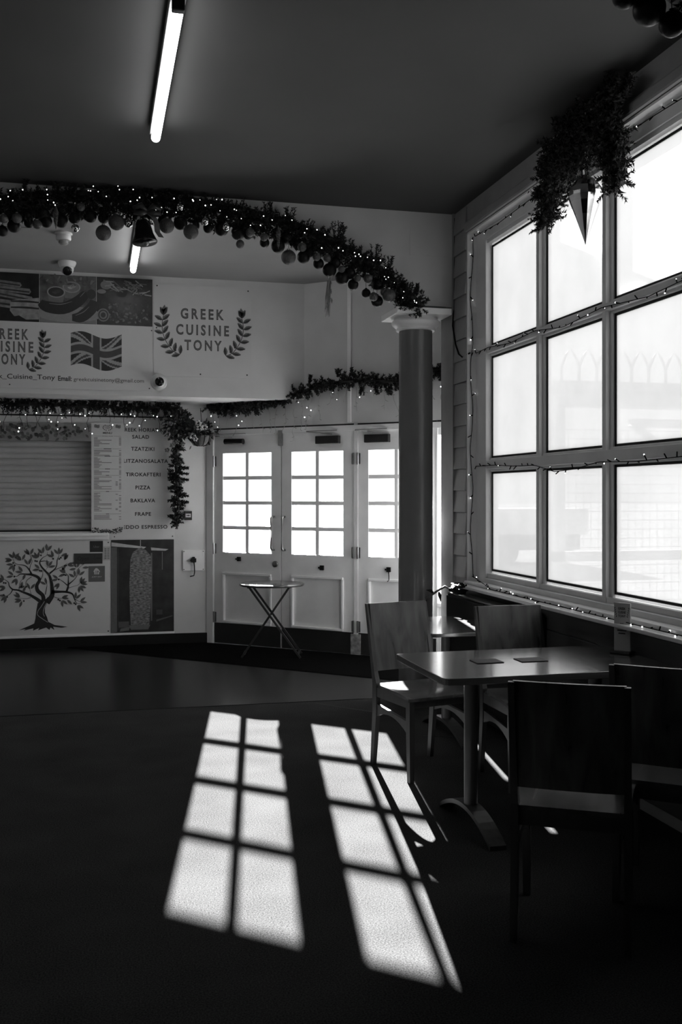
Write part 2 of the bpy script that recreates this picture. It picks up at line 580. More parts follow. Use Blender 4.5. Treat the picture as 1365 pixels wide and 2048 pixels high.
MB().fbox(DOOR, 1.565, 1.605, 2.18, CEIL, 0, .018).build('batten', M_TRIM, wall_ent, bevel=.005)
MB().fbox(DOOR, 1.6, 1.7, 0.004, .2, -.02, .012).build('post_foot', mat('worn_paint', .25, .6, .5, 25), wall_ent)

# ------------------------------------------------------------------ arches and column
def arch_z(x):
    u = x - .3
    return 3.522 - (.095 * u * u + .018 * u ** 4)
def arch(name, y0, x0, x1, rib=.08, depth=.2, label=None):
    root = sempty(name, (0, y0, 0), label)
    n = 40
    xs = [x0 + (x1 - x0) * i / n for i in range(n + 1)]
    sp, rb = MB(), MB()
    for i in range(n):
        a, b = xs[i], xs[i + 1]
        za, zb = arch_z(a), arch_z(b)
        sp.hexa([(a, y0, za - .02), (b, y0, zb - .02), (b, y0 + depth, zb - .02), (a, y0 + depth, za - .02), (a, y0, CEIL), (b, y0, CEIL), (b, y0 + depth, CEIL), (a, y0 + depth, CEIL)])
        rb.hexa([(a, y0 - .03, za - rib), (b, y0 - .03, zb - rib), (b, y0 + depth, zb - rib), (a, y0 + depth, za - rib), (a, y0 - .03, za), (b, y0 - .03, zb), (b, y0 + depth, zb), (a, y0 + depth, za)])
    sp.box((x1, y0, 2.86), (XR, y0 + depth, CEIL))
    sp.build('spandrel', M_WALL, root)
    rb.build('arch_rib', M_DARKTRIM, root)
    return root
trim1 = arch('trim_1', 6.8, XL, 2.30)
MB().box((2.19, 6.797, 3.22), (2.51, 6.8, 3.425)).build('cover_panel', M_WALL, trim1)
trim2 = arch('trim_2', 2.83, XL, 2.30, .05, .12)
MB().lathe([(.126, 0), (.126, 1.2), (.121, 2.79)], (2.274, 2.89, 0), 32).build('column_shaft', M_COLUMN, trim2, smooth=1.0)
MB().box((2.07, 2.685, 2.787), (2.48, 3.095, 2.85)).build('column_abacus', M_TRIM, trim2, bevel=.004)

cx_, cy_ = 2.274, 6.92
co = thing('column', 'dark painted round column with a pale square capital under the arch end', 'column', (cx_, cy_, 0))
MB().lathe([(.126, .1), (.126, 1.2), (.124, 2.0), (.121, 2.70)], (cx_, cy_, 0), 40).build('shaft', M_COLUMN, co, smooth=1.0)
MB().lathe([(.175, 0), (.175, .05), (.16, .09), (.14, .1), (.126, .11)], (cx_, cy_, 0), 40).build('base', M_COLUMN, co, smooth=1.0)
ab_ = MB().box((2.07, 6.715, 2.787), (2.48, 7.125, 2.832)).build('abacus', M_TRIM, co, bevel=.004)
MB().lathe([(.121, 2.69), (.14, 2.692), (.146, 2.70), (.14, 2.71), (.148, 2.715), (.172, 2.735), (.178, 2.752), (.17, 2.765), (.16, 2.772), (.16, 2.79)], (cx_, cy_, 0), 48).build('echinus', M_TRIM, ab_, smooth=.8)

# ------------------------------------------------------------------ window_1 : big hazy window
w1 = sempty('window_1', (2.6, 4.8, .9), 'tall white-framed window of salt-hazed panes in the right wall')
MULL = [5.558, 4.75, 3.94]
ROWS = [(.987, 1.653), (1.758, 2.442), (2.527, 3.20)]
YB0, YB1 = 3.22, 6.363
COLS = [(5.558, YB1), (4.75, 5.558), (3.94, 4.75), (YB0, 3.94)]
f = MB()
f.box((2.593, YB1, WZ0), (2.69, WY1, WZ1)).box((2.593, WY0, WZ0), (2.69, YB0, WZ1))
f.build('jamb_frame', M_FRAME, w1, bevel=.004)
MB().box((2.527, WY1 - .012, WZ0), (2.6, WY1 + .002, WZ1)).box((2.527, WY0 - .002, WZ0), (2.6, WY0 + .012, WZ1)).build('reveal_lining', M_TRIM, w1)
MB().box((2.527, WY0, WZ1 - .012), (2.6, WY1, WZ1 + .002)).build('reveal_lining', M_TRIM, w1)
MB().box((2.593, YB0, 3.245), (2.69, YB1, WZ1)).build('head_rail', M_FRAME, w1, bevel=.004)
MB().box((2.605, YB0, 3.22), (2.69, YB1, 3.245)).build('head_bead', M_FRAME, w1)
MB().box((2.575, YB0, WZ0), (2.69, YB1, .935)).build('bottom_rail', M_FRAME, w1, bevel=.004)
MB().box((2.605, YB0, .935), (2.69, YB1, .965)).build('bottom_bead', M_FRAME, w1, bevel=.003)
MB().box((2.43, WY0, .862), (2.60, WY1 + .06, .882)).build('sill_board', M_FRAME, w1, bevel=.005)
MB().box((2.50, WY0, .882), (2.58, WY1 - .01, .905)).build('sill_step', M_FRAME, w1, bevel=.008)
for y in MULL:
    MB().box((2.60, y - .02, .935), (2.66, y + .02, 3.245)).build('mullion', M_FRAME, w1, bevel=.003)
    MB().box((2.627, y - .045, .95), (2.67, y + .045, 3.235)).build('mullion_bead', M_FRAME, w1, bevel=.003)
for z0, z1 in ((1.653, 1.758), (2.442, 2.527)):
    MB().box((2.598, YB0, z0 + .022), (2.66, YB1, z1 - .022)).build('transom', M_FRAME, w1, bevel=.004)
    MB().box((2.625, YB0, z0 + .006), (2.67, YB1, z1 - .006)).build('transom_bead', M_FRAME, w1, bevel=.006)
for ci, (y0, y1) in enumerate(COLS):
    a = y0 + (.045 if ci < 3 else 0); b = y1 - (.045 if ci > 0 else 0)
    for z0, z1 in ROWS:
        pm = MB().box((2.641, a - .004, z0 - .02), (2.645, b + .004, z1 + .02)); pm.m = [0, 0, 0, 0, 0, 1]; pn_ = pm.build('pane', [M_GLASS, M_HAZE], w1)
        g = MB(); t = .018
        g.box((2.638, a, z0 - .006), (2.65, a + t, z1 + .006)).box((2.638, b - t, z0 - .006), (2.65, b, z1 + .006))
        g.box((2.638, a, z0 - .006), (2.65, b, z0 + .008)).box((2.638, a, z1 - .008), (2.65, b, z1 + .006))
        g.build('glazing_gasket', M_GASKET, pn_)

# ------------------------------------------------------------------ doors
GZ0, GZ1 = .926, 1.918
def door(idx, s0, s1, g0, g1, hinge, label, handle_s=None, closer_s=None, lock=None, cyl=None, notice=False, old_closer=False):
    x, y, _ = DOOR((s0 + s1) / 2, 0, 0)
    d = sempty('door_%d' % idx, (x, y, 0), label)
    top = 2.1
    f = MB()
    f.fbox(DOOR, s0, g0, 0.0, top, -.05, -.008).fbox(DOOR, g1, s1, .0, top, -.05, -.008)
    f.fbox(DOOR, g0, g1, GZ1, top, -.05, -.008).fbox(DOOR, g0, g1, .72, GZ0, -.05, -.008).fbox(DOOR, g0, g1, .0, .225, -.05, -.008)
    leaf_ = f.build('door_leaf', M_DOOR, d)
    cw = .019
    mid = (g0 + g1) / 2
    gb = MB()
    gb.fbox(DOOR, mid - cw, mid + cw, GZ0, GZ1, -.045, -.012)
    gb.build('glazing_bar', M_DOOR, leaf_, bevel=.004)
    rows = 4; h = (GZ1 - GZ0) / rows
    for k in range(1, rows):
        MB().fbox(DOOR, g0, g1, GZ0 + h * k - cw, GZ0 + h * k + cw, -.045, -.0125).build('glazing_bar', M_DOOR, leaf_, bevel=.004)
    for k in range(rows):
        for a, b in ((g0, mid - cw), (mid + cw, g1)):
            za = GZ0 + h * k + (cw if k else 0); zb = GZ0 + h * (k + 1) - (cw if k < 3 else 0)
            MB().fbox(DOOR, a, b, za, zb, -.033, -.029).build('pane', M_GLASS, leaf_)
    MB().fbox(DOOR, g0, g1, .225, .72, -.04, -.026).build('lower_panel', M_DOOR, leaf_)
    for a0, a1, z0, z1 in ((g0, g1, .70, .725), (g0, g1, .215, .24), (g0 - .005, g0 + .02, .24, .70), (g1 - .02, g1 + .005, .24, .70)):
        MB().fbox(DOOR, a0, a1, z0, z1, -.03, .008).build('panel_moulding', M_TRIM, leaf_, bevel=.006)
    MB().fbox(DOOR, s0 + .004, s1 - .004, .012, .212, -.008, -.003).build('kick_plate', M_KICK, leaf_)
    for z in (.27, .96, 1.84):
        hb = MB()
        sx = s0 if hinge < 0 else s1
        hb.tube([DOOR(sx, z - .055, .006), DOOR(sx, z + .055, .006)], .009, 8)
        hb.fbox(DOOR, sx - .022, sx + .022, z - .05, z + .05, -.008, -.001)
        hg = hb.build('hinge', M_DULLMETAL, d)
    if handle_s is not None:
        s = handle_s
        MB().tube([DOOR(s, .965, -.008), DOOR(s, .966, .035), DOOR(s, .985, .05), DOOR(s, 1.27, .05), DOOR(s, 1.288, .035), DOOR(s, 1.29, -.008)], .010, 10).build('pull_handle', M_STEEL, d, smooth=True)
    if closer_s is not None:
        s = closer_s
        if old_closer:
            a0, a1 = s - .14, s + .08
            cl_ = MB().tube([DOOR(a0, 2.035, .03), DOOR(a1, 2.03, .03)], .028, 12).build('closer_body', M_BLACK, d, smooth=1.0)
        else:
            cl_ = MB().fbox(DOOR, s - .125, s + .125, 1.985, 2.06, -.008, .045).build('closer_body', M_KICK, d, bevel=.006)
        cb = MB()
        cb.bar(DOOR(s + (.05 if hinge > 0 else -.06), 2.075, .025), DOOR(s - .16, 2.095, .15), .025, .006)
        cb.bar(DOOR(s - .16, 2.1, .15), DOOR(s + .1, 2.11, .02), .02, .006)
        cb.build('closer_arm', M_DULLMETAL, cl_)
    if lock is not None:
        s, z, cord = lock
        lb = MB().fbox(DOOR, s - .02, s + .02, z - .022, z + .022, -.008, .014)
        lb.fbox(DOOR, s - .034, s - .014, z - .008, z + .008, -.004, .02)
        lk_ = lb.build('slide_lock', M_BLACK, d, bevel=.003)
        if cord:
            MB().tube([DOOR(s, z - .02, .005), DOOR(s + .004, z - .06, .006), DOOR(s + .004, z - .1, .006), DOOR(s - .012, z - .11, .006)], .0045, 6).build('cord', M_BLACK, lk_)
    if cyl is not None:
        s, z = cyl
        MB().lathe([(.03, -.008), (.03, .004), (.026, .008), (.012, .009)], DOOR(s, z, 0), 20, axis=(DV, -DU, 0)).build('lock_escutcheon', M_DULLMETAL, d, smooth=.8)
    if notice:
        MB().fbox(DOOR, g0 + .07, mid - .03, 1.42, 1.63, -.028, -.0275).build('paper_notice', thin_paper(), d)
    return d
door(1, .037, .824, .139, .714, -1, 'white half-glazed door nearest the kiosk, pull handle on its right edge', .745, .33, (.34, .862, False), (.762, .826), old_closer=True)
door(2, .834, 1.625, .944, 1.512, 1, 'white half-glazed middle door, pull handle on its left edge', .868, 1.36, (1.287, .808, False))
door(3, 1.671, 2.459, 1.776, 2.342, -1, 'white half-glazed door partly hidden by the dark column, paper notice in a pane', None, 1.88, (1.99, .815, True), notice=True)
MB().fbox(DOOR, .812, .85, 1.98, 2.13, -.005, .03).build('door_bolt', M_DULLMETAL, bpy.data.objects['door_2'], bevel=.004)
MB().fbox(DOOR, .8255, .8345, .03, .9, -.03, -.012).build('meeting_strip', M_STEEL, bpy.data.objects['door_2'])
x, y, _ = DOOR(2.67, 0, 0)
sl = sempty('window_2', (x, y, 0), 'narrow clear sidelight between the dark column and the grey pilaster')
MB().fbox(DOOR, 2.472, 2.86, 0, .50, -.06, -.01).build('lower_panel', M_DOOR, sl)
MB().fbox(DOOR, 2.472, 2.86, .50, .53, -.07, .01).build('sill', M_TRIM, sl)
MB().fbox(DOOR, 2.472, 2.86, .53, 2.04, -.035, -.031).build('pane', M_GLASS, sl)
MB().fbox(DOOR, 2.472, 2.86, 2.04, 2.10, -.07, -.01).build('head', M_TRIM, sl)
MB().fbox(DOOR, 2.78, 2.86, .53, 2.04, -.06, -.01).build('side_stile', M_DOOR, sl)

# ------------------------------------------------------------------ kiosk front
# roller shutter
sh = thing('roller_shutter', 'closed grey slatted roller shutter over the kiosk hatch', 'shutter', (-.9, 10.24, 1.139))
M_SHUT = mat('shutter_grey', .40, .42, .06, 5)
nsl = 15; hs = (2.034 - 1.15) / nsl
for k in range(nsl):
    z0 = 1.15 + k * hs
    m = MB(); n = 5
    pr = [(10.245 - .010 * sin(pi * i / n), z0 + hs * i / n * .96) for i in range(n + 1)]
    for i in range(n):
        (ya, za), (yb, zb) = pr[i], pr[i + 1]
        m.hexa([(XL + .2, ya, za), (-.034, ya, za), (-.034, 10.26, za), (XL + .2, 10.26, za), (XL + .2, yb, zb), (-.034, yb, zb), (-.034, 10.26, zb), (XL + .2, 10.26, zb)])
    m.build('slat', M_SHUT, sh)
MB().box((XL + .2, 10.23, 1.139), (-.034, 10.265, 1.155)).build('bottom_bar', M_KICK, sh)
# leaf-printed pelmet
pl = thing('pelmet_banner', 'dark pelmet strip printed with ivy leaves above the shutter', 'banner', (-.9, 10.14, 2.034))
MB().box((XL + .2, 10.13, 2.03), (-.034, 10.15, 2.205)).build('board', mat('pelmet_grey', .22, .5, .3, 6), pl)
P = Print(KIOSK, .022)
rr = random.Random(3)
for k in range(170):
    a = rr.uniform(-1.6, -.07); zz = rr.uniform(2.06, 2.175)
    P.leaf(a, zz, rr.uniform(0, 360), rr.uniform(.03, .055), rr.uniform(.022, .04), rr.choice((.03, .05, .08, .13)), lift=.001 + .0002 * (k % 8))
P.build('leaf_print', pl)
# counter sill
ct = thing('counter_sill', 'narrow pale ledge along the kiosk front under the shutter', 'counter', (-.9, 10.1, 1.06))
MB().box((XL + .05, 10.075, 1.095), (.135, 10.15, 1.125)).build('ledge', M_TRIM, ct, bevel=.006)
MB().box((XL + .05, 10.11, 1.062), (.135, 10.15, 1.095)).build('apron', M_TRIM, ct)
# mural board with the olive tree
mu = thing('mural_board', 'pale lower kiosk board painted with a dark olive tree', 'mural', (-.9, 10.14, .11))
MB().box((XL + .02, 10.14, .112), (.148, 10.15, 1.058)).build('board', M_BOARD, mu)
MB().box((XL + .02, 10.132, .108), (.78, 10.152, .128)).build('bottom_bead', M_TRIM, mu)
P = Print(KIOSK, .012)
TA = lambda u: -.892 + u * .000797
TZ = lambda v: 1.159 - v * .000821
trunk = [(440, 870), (425, 950), (415, 1050), (400, 1110), (330, 1140), (218, 1185), (300, 1172), (275, 1190), (390, 1168), (385, 1195), (460, 1165), (443, 1193), (540, 1163), (578, 1192), (592, 1163), (637, 1195), (622, 1155), (720, 1171), (795, 1162), (640, 1135), (565, 1095), (550, 1040), (525, 985), (525, 930), (550, 870), (640, 775), (560, 800), (520, 840), (490, 830), (460, 860)]
P.poly([(TA(u), TZ(v)) for u, v in trunk], .018)
BR = [[(480, 860, 45), (430, 820, 38), (350, 770, 30), (270, 735, 25), (210, 710, 20), (150, 700, 18), (110, 660, 12), (95, 610, 8), (20, 560, 4)],
      [(150, 700, 14), (120, 750, 9), (70, 780, 6), (0, 800, 3)],
      [(510, 850, 50), (500, 780, 45), (440, 720, 45), (430, 660, 40), (460, 600, 36), (440, 560, 32), (370, 530, 28), (320, 525, 20), (240, 520, 12), (200, 545, 7), (160, 540, 4)],
      [(370, 530, 24), (340, 470, 15), (290, 420, 10), (190, 400, 6), (150, 340, 4)],
      [(345, 480, 9), (355, 420, 7), (375, 370, 5), (350, 290, 3)],
      [(550, 870, 66), (610, 780, 55), (610, 690, 40), (600, 620, 35), (575, 540, 28), (530, 490, 22), (480, 430, 18), (465, 380, 14), (500, 330, 8), (545, 305, 5), (555, 260, 3)],
      [(580, 520, 20), (640, 470, 14), (665, 420, 12), (670, 360, 10), (690, 310, 5), (685, 280, 3)],
      [(470, 375, 12), (530, 370, 8), (590, 385, 4)],
      [(600, 740, 44), (700, 740, 28), (780, 745, 25), (850, 770, 18), (875, 830, 10), (900, 880, 6), (950, 890, 3)],
      [(875, 830, 9), (910, 850, 6), (945, 868, 4)],
      [(780, 740, 26), (800, 680, 22), (802, 600, 12), (800, 550, 8), (760, 510, 4)],
      [(790, 665, 18), (870, 600, 9), (905, 550, 7), (910, 480, 5), (980, 420, 3)],
      [(790, 665, 14), (740, 620, 8), (690, 585, 4)],
      [(800, 700, 8), (860, 680, 5), (915, 665, 4), (960, 620, 3)],
      [(530, 770, 9), (545, 690, 7), (550, 660, 4), (540, 600, 3)],
      [(470, 600, 9), (495, 550, 7), (503, 485, 4)], [(220, 715, 7), (235, 620, 5), (265, 580, 3)],
      [(370, 555, 8), (310, 600, 6), (300, 660, 4)], [(365, 770, 6), (350, 710, 4), (350, 680, 2)],
      [(360, 800, 7), (300, 815, 5), (210, 800, 3)], [(620, 795, 7), (700, 820, 5), (760, 810, 3)], [(650, 475, 7), (730, 440, 5), (790, 400, 3)], [(560, 440, 4), (540, 470, 4), (520, 495, 4)]]
for b in BR:
    P.stroke([(TA(u), TZ(v), w * .0008) for u, v, w in b], .018, .0004)
CL = [(165, 340, (-45, -5, 40)), (150, 355, (-75, -100)), (165, 405, (-90, -135, 185)), (255, 365, (-35, -60, 25)), (350, 300, (-30, -50, 25)), (330, 420, (-30, 20)), (440, 345, (-25, -55, 10)), (500, 290, (-40, 5)), (548, 255, (-3, 40)), (630, 330, (-20, -65)), (690, 300, (-40, 0, 30)), (705, 325, (60,)), (750, 370, (35, 22)), (780, 420, (75, 100, -140)), (560, 445, (-8, 35, 80)), (470, 470, (-45, -95)), (270, 500, (-35, -85)), (165, 540, (-50, -100)), (200, 565, (-135, 188)), (262, 600, (22, 190)), (50, 600, (-25, -60, -95)), (75, 670, (-85, -122)), (80, 775, (-130, 200, -85)), (240, 800, (-40, -65)), (260, 830, (-80, -105, 200)), (352, 708, (-25, 38)), (303, 660, (-105, 205)), (546, 655, (-12, -62)), (772, 525, (-58, -30, -112)), (690, 590, (-55, -100)), (700, 630, (-130, 205)), (885, 575, (-58, -8)), (925, 555, (2, 52)), (905, 465, (-30, 18, -100)), (960, 460, (85,)), (960, 430, (-5, 45)), (940, 650, (15, 42, 72, 95)), (930, 670, (110, 145, 180)), (885, 835, (5, 48)), (935, 870, (50, 92)), (905, 900, (120, 155)), (715, 815, (70, 95)), (720, 835, (130, 170)), (780, 830, (135,))]
for u, v, an in CL:
    for a in an:
        P.leaf(TA(u) + .008 * sin(radians(a)), TZ(v) + .008 * cos(radians(a)), a, .068, .025, .10, .0008)
for u, v in ((478, 302), (412, 367), (432, 372), (622, 345), (695, 348), (713, 333), (760, 430), (777, 427), (465, 483), (485, 487), (155, 387), (172, 417), (168, 548), (45, 620), (67, 623), (45, 763), (85, 787), (305, 672), (688, 593), (752, 538), (772, 543), (955, 633), (683, 833), (702, 845), (873, 880), (890, 893), (278, 840)):
    P.ell(TA(u), TZ(v), .0085, .0095, .015, .0012, n=10)
for pts in ([(520, 850), (475, 920), (445, 960), (440, 1010), (500, 1060), (560, 1100)], [(545, 870), (515, 930), (505, 990), (520, 1030)]):
    P.stroke([(TA(u), TZ(v), .0045) for u, v in pts], .5, .0012)
P.build('olive_tree_print', mu)
for a, zz in ((.13, .15), (.13, 1.03), (-.9, 1.03)):
    MB().lathe([(.007, 0), (.005, .003)], KIOSK(a, zz, .01), 10, axis=(0, -1, 0)).build('screw', M_KICK, mu)

def sticker(name, label, a0, a1, z0, z1, v, n0=.0105, cat='sticker', th=.002):
    o = thing(name, label, cat, KIOSK((a0 + a1) / 2, z0, n0))
    MB().fbox(KIOSK, a0, a1, z0, z1, n0, n0 + th).build('backing', ink(v), o)
    return o
st = sticker('delivery_sticker', 'small black sticker reading Uber at the top of the mural board', -.047, .078, .936, 1.045, .02)
P = Print(KIOSK, .0132); P.text('Uber', -.012, .045, .978, 1.0, .14, bold=.01); P.build('lettering', st)
st = sticker('open_sign', 'dark rectangular sign reading Open stuck above the olive branches', -.2, .073, .821, .924, .035, n0=.0131)
P = Print(KIOSK, .0156); P.text('Open', -.165, -.055, .842, .895, .012, bold=.02); P.rect(-.002, .002, .822, .923, .015); P.rect(.012, .06, .868, .882, .018); P.build('lettering', st)
st = sticker('takeaway_sticker', 'grey square sticker with a house logo reading JUST EAT', -.061, .097, .642, .798, .11)
P = Print(KIOSK, .0132)
cxs = .018
P.poly([(cxs - .032, .742), (cxs - .032, .74), (cxs - .025, .74), (cxs - .022, .715), (cxs + .022, .715), (cxs + .025, .74), (cxs + .032, .74), (cxs + .032, .744), (cxs + .018, .765), (cxs + .008, .774), (cxs - .008, .778), (cxs - .02, .765)], .55)
for k in (-.009, 0, .009):
    P.rect(cxs + k - .0017, cxs + k + .0017, .715, .752, .11, .0004)
P.ell(cxs + .014, .742, .004, .008, .11, .0004)
P.text('JUST EAT', -.03, .068, .682, .697, .5, bold=.012, shear=.12)
P.build('lettering', st)
st = sticker('paper_notice', 'small pale paper notice at the right edge of the mural board', .083, .148, .854, .989, .42, n0=.016, cat='notice')
P = Print(KIOSK, .0186)
for k in range(7):
    P.rect(.092, .112, .868 + k * .016, .875 + k * .016, .08); P.rect(.12, .14, .868 + k * .016, .874 + k * .016, .1)
P.build('lettering', st)

# doner poster
dp = thing('kebab_poster', 'dark photo poster of a doner kebab on a vertical spit', 'poster', (.465, 10.14, .105))
MB().fbox(KIOSK, .157, .774, .128, 1.053, 0, .008).build('backing', mat('poster_dark', .022, .4, .6, 9), dp)
P = Print(KIOSK, .0085)
P.poly([(.157, .128), (.215, .14), (.215, .98), (.157, .98)], .11)
P.poly([(.16, 1.03), (.46, .985), (.5, .98), (.48, .965), (.16, .99)], .45)
P.poly([(.545, .975), (.72, .955), (.69, .94), (.55, .945)], .4)
P.rect(.225, .23, .2, .97, .06); P.rect(.655, .662, .75, .93, .16); P.rect(.23, .33, .18, .24, .09); P.rect(.44, .447, .99, 1.05, .4)
P.poly([(.545, .24), (.56, .24), (.56, .92), (.545, .92)], .12); P.rect(.6, .66, .3, .35, .06)
P.poly([(.25, .17), (.34, .185), (.33, .15), (.24, .14)], .14); P.poly([(.6, .25), (.76, .29), (.76, .28), (.6, .23)], .1)
P.poly([(.35, .155), (.52, .155), (.54, .2), (.33, .2)], .13, .0002)
M_DONER = mat('doner_meat_print', .15, .5, .9, 42, stretch=(.8, 1, 1.9), detail=8.0)
P.layers.setdefault(M_DONER, MB()).add([KIOSK(a, zz, .0092) for a, zz in [(.35, .20), (.53, .20), (.545, .45), (.555, .75), (.545, .89), (.5, .945), (.455, .975), (.42, .965), (.37, .93), (.345, .86), (.335, .6), (.34, .35)]], [tuple(range(12))])
P.build('photo_print', dp)

# menu and dish list
dl = thing('dish_list_board', 'white board listing dishes from Greek Horiatiki salad to freddo espresso', 'sign', (.47, 10.14, 1.06))
MB().fbox(KIOSK, .16, .782, 1.062, 2.225, 0, .006).build('board', M_BOARD, dl)
P = Print(KIOSK, .0068)
for t, a0, a1, zc in (('GREEK HORIATIKI', .25, .68, 2.151), ('SALAD', .362, .528, 2.081), ('TZATZIKI', .352, .58, 1.961), ('MELITZANOSALATA', .205, .716, 1.84), ('TIROKAFTERI', .30, .64, 1.705), ('PIZZA', .395, .54, 1.575), ('BAKLAVA', .347, .588, 1.445), ('FRAPE', .39, .548, 1.31), ('FREDDO ESPRESSO', .205, .71, 1.18)):
    P.text(t, a0, a1, zc - .019, zc + .019, .015, bold=.022, spacing=1.12)
P.build('lettering', dl)
for a in (.19, .76):
    MB().lathe([(.006, 0), (.004, .003)], KIOSK(a, 1.085, .006), 10, axis=(0, -1, 0)).build('screw', M_KICK, dl)

def flag(P, a0, a1, z0, z1, amp, vals, nx=48, ny=30, lift=0.0):
    """waving union flag as a fine grid of printed cells"""
    dk, md, wh = vals
    def col(u, v):
        x, y = (u - .5) * 2 * 1.6, (v - .5) * 2
        if abs(x) < .2 or abs(y) < .2: return md
        if abs(x) < .33 or abs(y) < .33: return wh
        k = 1 / 1.6
        d1, d2 = (y - x * k) * .85, (y + x * k) * .85
        for d, sg in ((d1, 1), (d2, -1)):
            e = d * (1 if x > 0 else -1) * sg
            if -.02 < e < .12: return md
            if abs(d) < .2: return wh
        return dk
    W = lambda u: amp * sin(u * 2 * pi * 1.02 + .35)
    for i in range(nx):
        for j in range(ny):
            u0, u1, v0, v1 = i / nx, (i + 1) / nx, j / ny, (j + 1) / ny
            c = col((u0 + u1) / 2, (v0 + v1) / 2)
            P.poly([(a0 + (a1 - a0) * u, z0 + (z1 - z0) * v + W(u)) for u, v in ((u0, v0), (u1, v0), (u1, v1), (u0, v1))], c, lift)

def laurel(P, ca, z0, z1, side, v1=.14, v2=.03, k=1.0):
    """laurel branch, side -1 left / +1 right of the centre ca; k = half-width scale"""
    H = z1 - z0
    st = [(.1, 0.0), (.36, .06), (.55, .18), (.72, .34), (.82, .5), (.86, .66), (.84, .82), (.8, .94)]
    pts = [(ca + side * k * (.19 + x * .22), z0 + y * H, .006 * k) for x, y in st]
    P.stroke(pts, v2, .0004)
    tilt = [100, 70, 55, 40, 25, 12, 0, -5]
    for i in range(8):
        a, z, _ = pts[i]
        base = -side * (62 - i * 9)   # direction of travel along the branch
        for sg, L in ((1, .09), (-1, .085)):
            an = -base * .8 + sg * 52 if i < 7 else -base + sg * 20
            P.leaf(a, z, an if side > 0 else an, L * k * 1.0, .04 * k, v1, .0008)
            P.leaf(a, z, an + 6 * sg, L * k * .98, .018 * k, v2, .0012)
    P.leaf(pts[-1][0], pts[-1][1], -6 * side, .1 * k, .045 * k, v1, .0008)
    for i in (1, 2, 4, 5):
        P.ell(pts[i][0] - side * .012 * k, pts[i][1] + .015 * k, .009 * k, .012 * k, v2, .0014, n=10)

def inline_text(P, t, a0, a1, z0, z1, v, board, spacing=1.45):
    P.text(t, a0, a1, z0, z1, v, .0, bold=.028, spacing=spacing, inner=(-.012, .16))

mb_ = thing('menu_board', 'tall narrow printed menu with small flags and an ivy border at its foot', 'menu', (.12, 10.12, 1.122))
MB().fbox(KIOSK, -.033, .282, 1.122, 2.217, .007, .016).build('board', M_BOARD, mb_)
P = Print(KIOSK, .0168)
flag(P, -.005, .045, 2.165, 2.195, .003, (.03, .06, .3), 20, 12)
flag(P, .2, .25, 2.165, 2.195, .003, (.03, .06, .3), 20, 12)
for t, zc in (('GREEK', 2.186), ('CUISINE', 2.172), ('TONY', 2.158)):
    w = .022 if t != 'CUISINE' else .03
    P.text(t, .122 - w, .122 + w, zc - .005, zc + .005, .03, bold=.02)
for sd in (-1, 1):
    for k in range(6):
        t = radians(-70 + k * 25)
        P.ell(.122 + sd * .045 * cos(t) - sd * .002, 2.168 + .028 * sin(t), .004, .007, .04, .0, rot=sd * (t * .8), n=8)
P.text('MENU', .078, .165, 2.105, 2.124, .02, bold=.025)
def section(z, rows, wide, title):
    P.rect(-.008, .255, z - .0012, z + .0012, .1)
    P.rect(.122 - wide, .122 + wide, z - .005, z + .005, M_BOARD, .0003)
    if title: P.text(title, .122 - wide * .9, .122 + wide * .9, z - .0045, z + .0045, .05, .0006, bold=.015)
    else: P.rect(.122 - wide * .85, .122 + wide * .85, z - .0035, z + .0035, .08, .0006)
    rq = random.Random(int(z * 1000))
    for k in range(rows):
        zz = z - .016 - k * .0118
        P.rect(-.008, -.008 + rq.choice((.035, .05, .06, .075, .15, .17)), zz - .0026, zz + .0026, .13)
        if rq.random() < .8: P.rect(.233, .255, zz - .0026, zz + .0026, .13)
        if rq.random() < .35 and rows > 10: P.rect(.2, .222, zz - .0026, zz + .0026, .13)
for z, rws, w, t in ((2.083, 8, .06, 'STARTERS & SALADS'), (1.958, 5, .045, None), (1.884, 9, .035, None), (1.758, 4, .03, None), (1.694, 11, .02, None), (1.535, 16, .02, None), (1.312, 4, .02, None)):
    section(z, rws, w, t)
rr = random.Random(11)
for k in range(190):
    a = rr.uniform(-.03, .279); edge = abs(a - .125) / .155
    zz = 1.127 + rr.random() ** 1.3 * (.03 + .06 * edge ** 3)
    P.leaf(a, zz, rr.uniform(0, 360), rr.uniform(.008, .017), rr.uniform(.007, .012), rr.choice((.02, .04, .08)), .0003 + .0002 * (k % 5)) if -.028 < a < .265 and zz < 1.2 else None
P.build('menu_print', mb_)

# fascia signs
s1 = thing('kiosk_sign', 'long white fascia sign with three food photos, a waving flag and an email line', 'sign', (-.6, 9.36, 2.46))
bd1 = MB().fbox(FASC, XL + .05, .520, 2.462, 3.494, 0, .012).build('board', M_BOARD, s1)
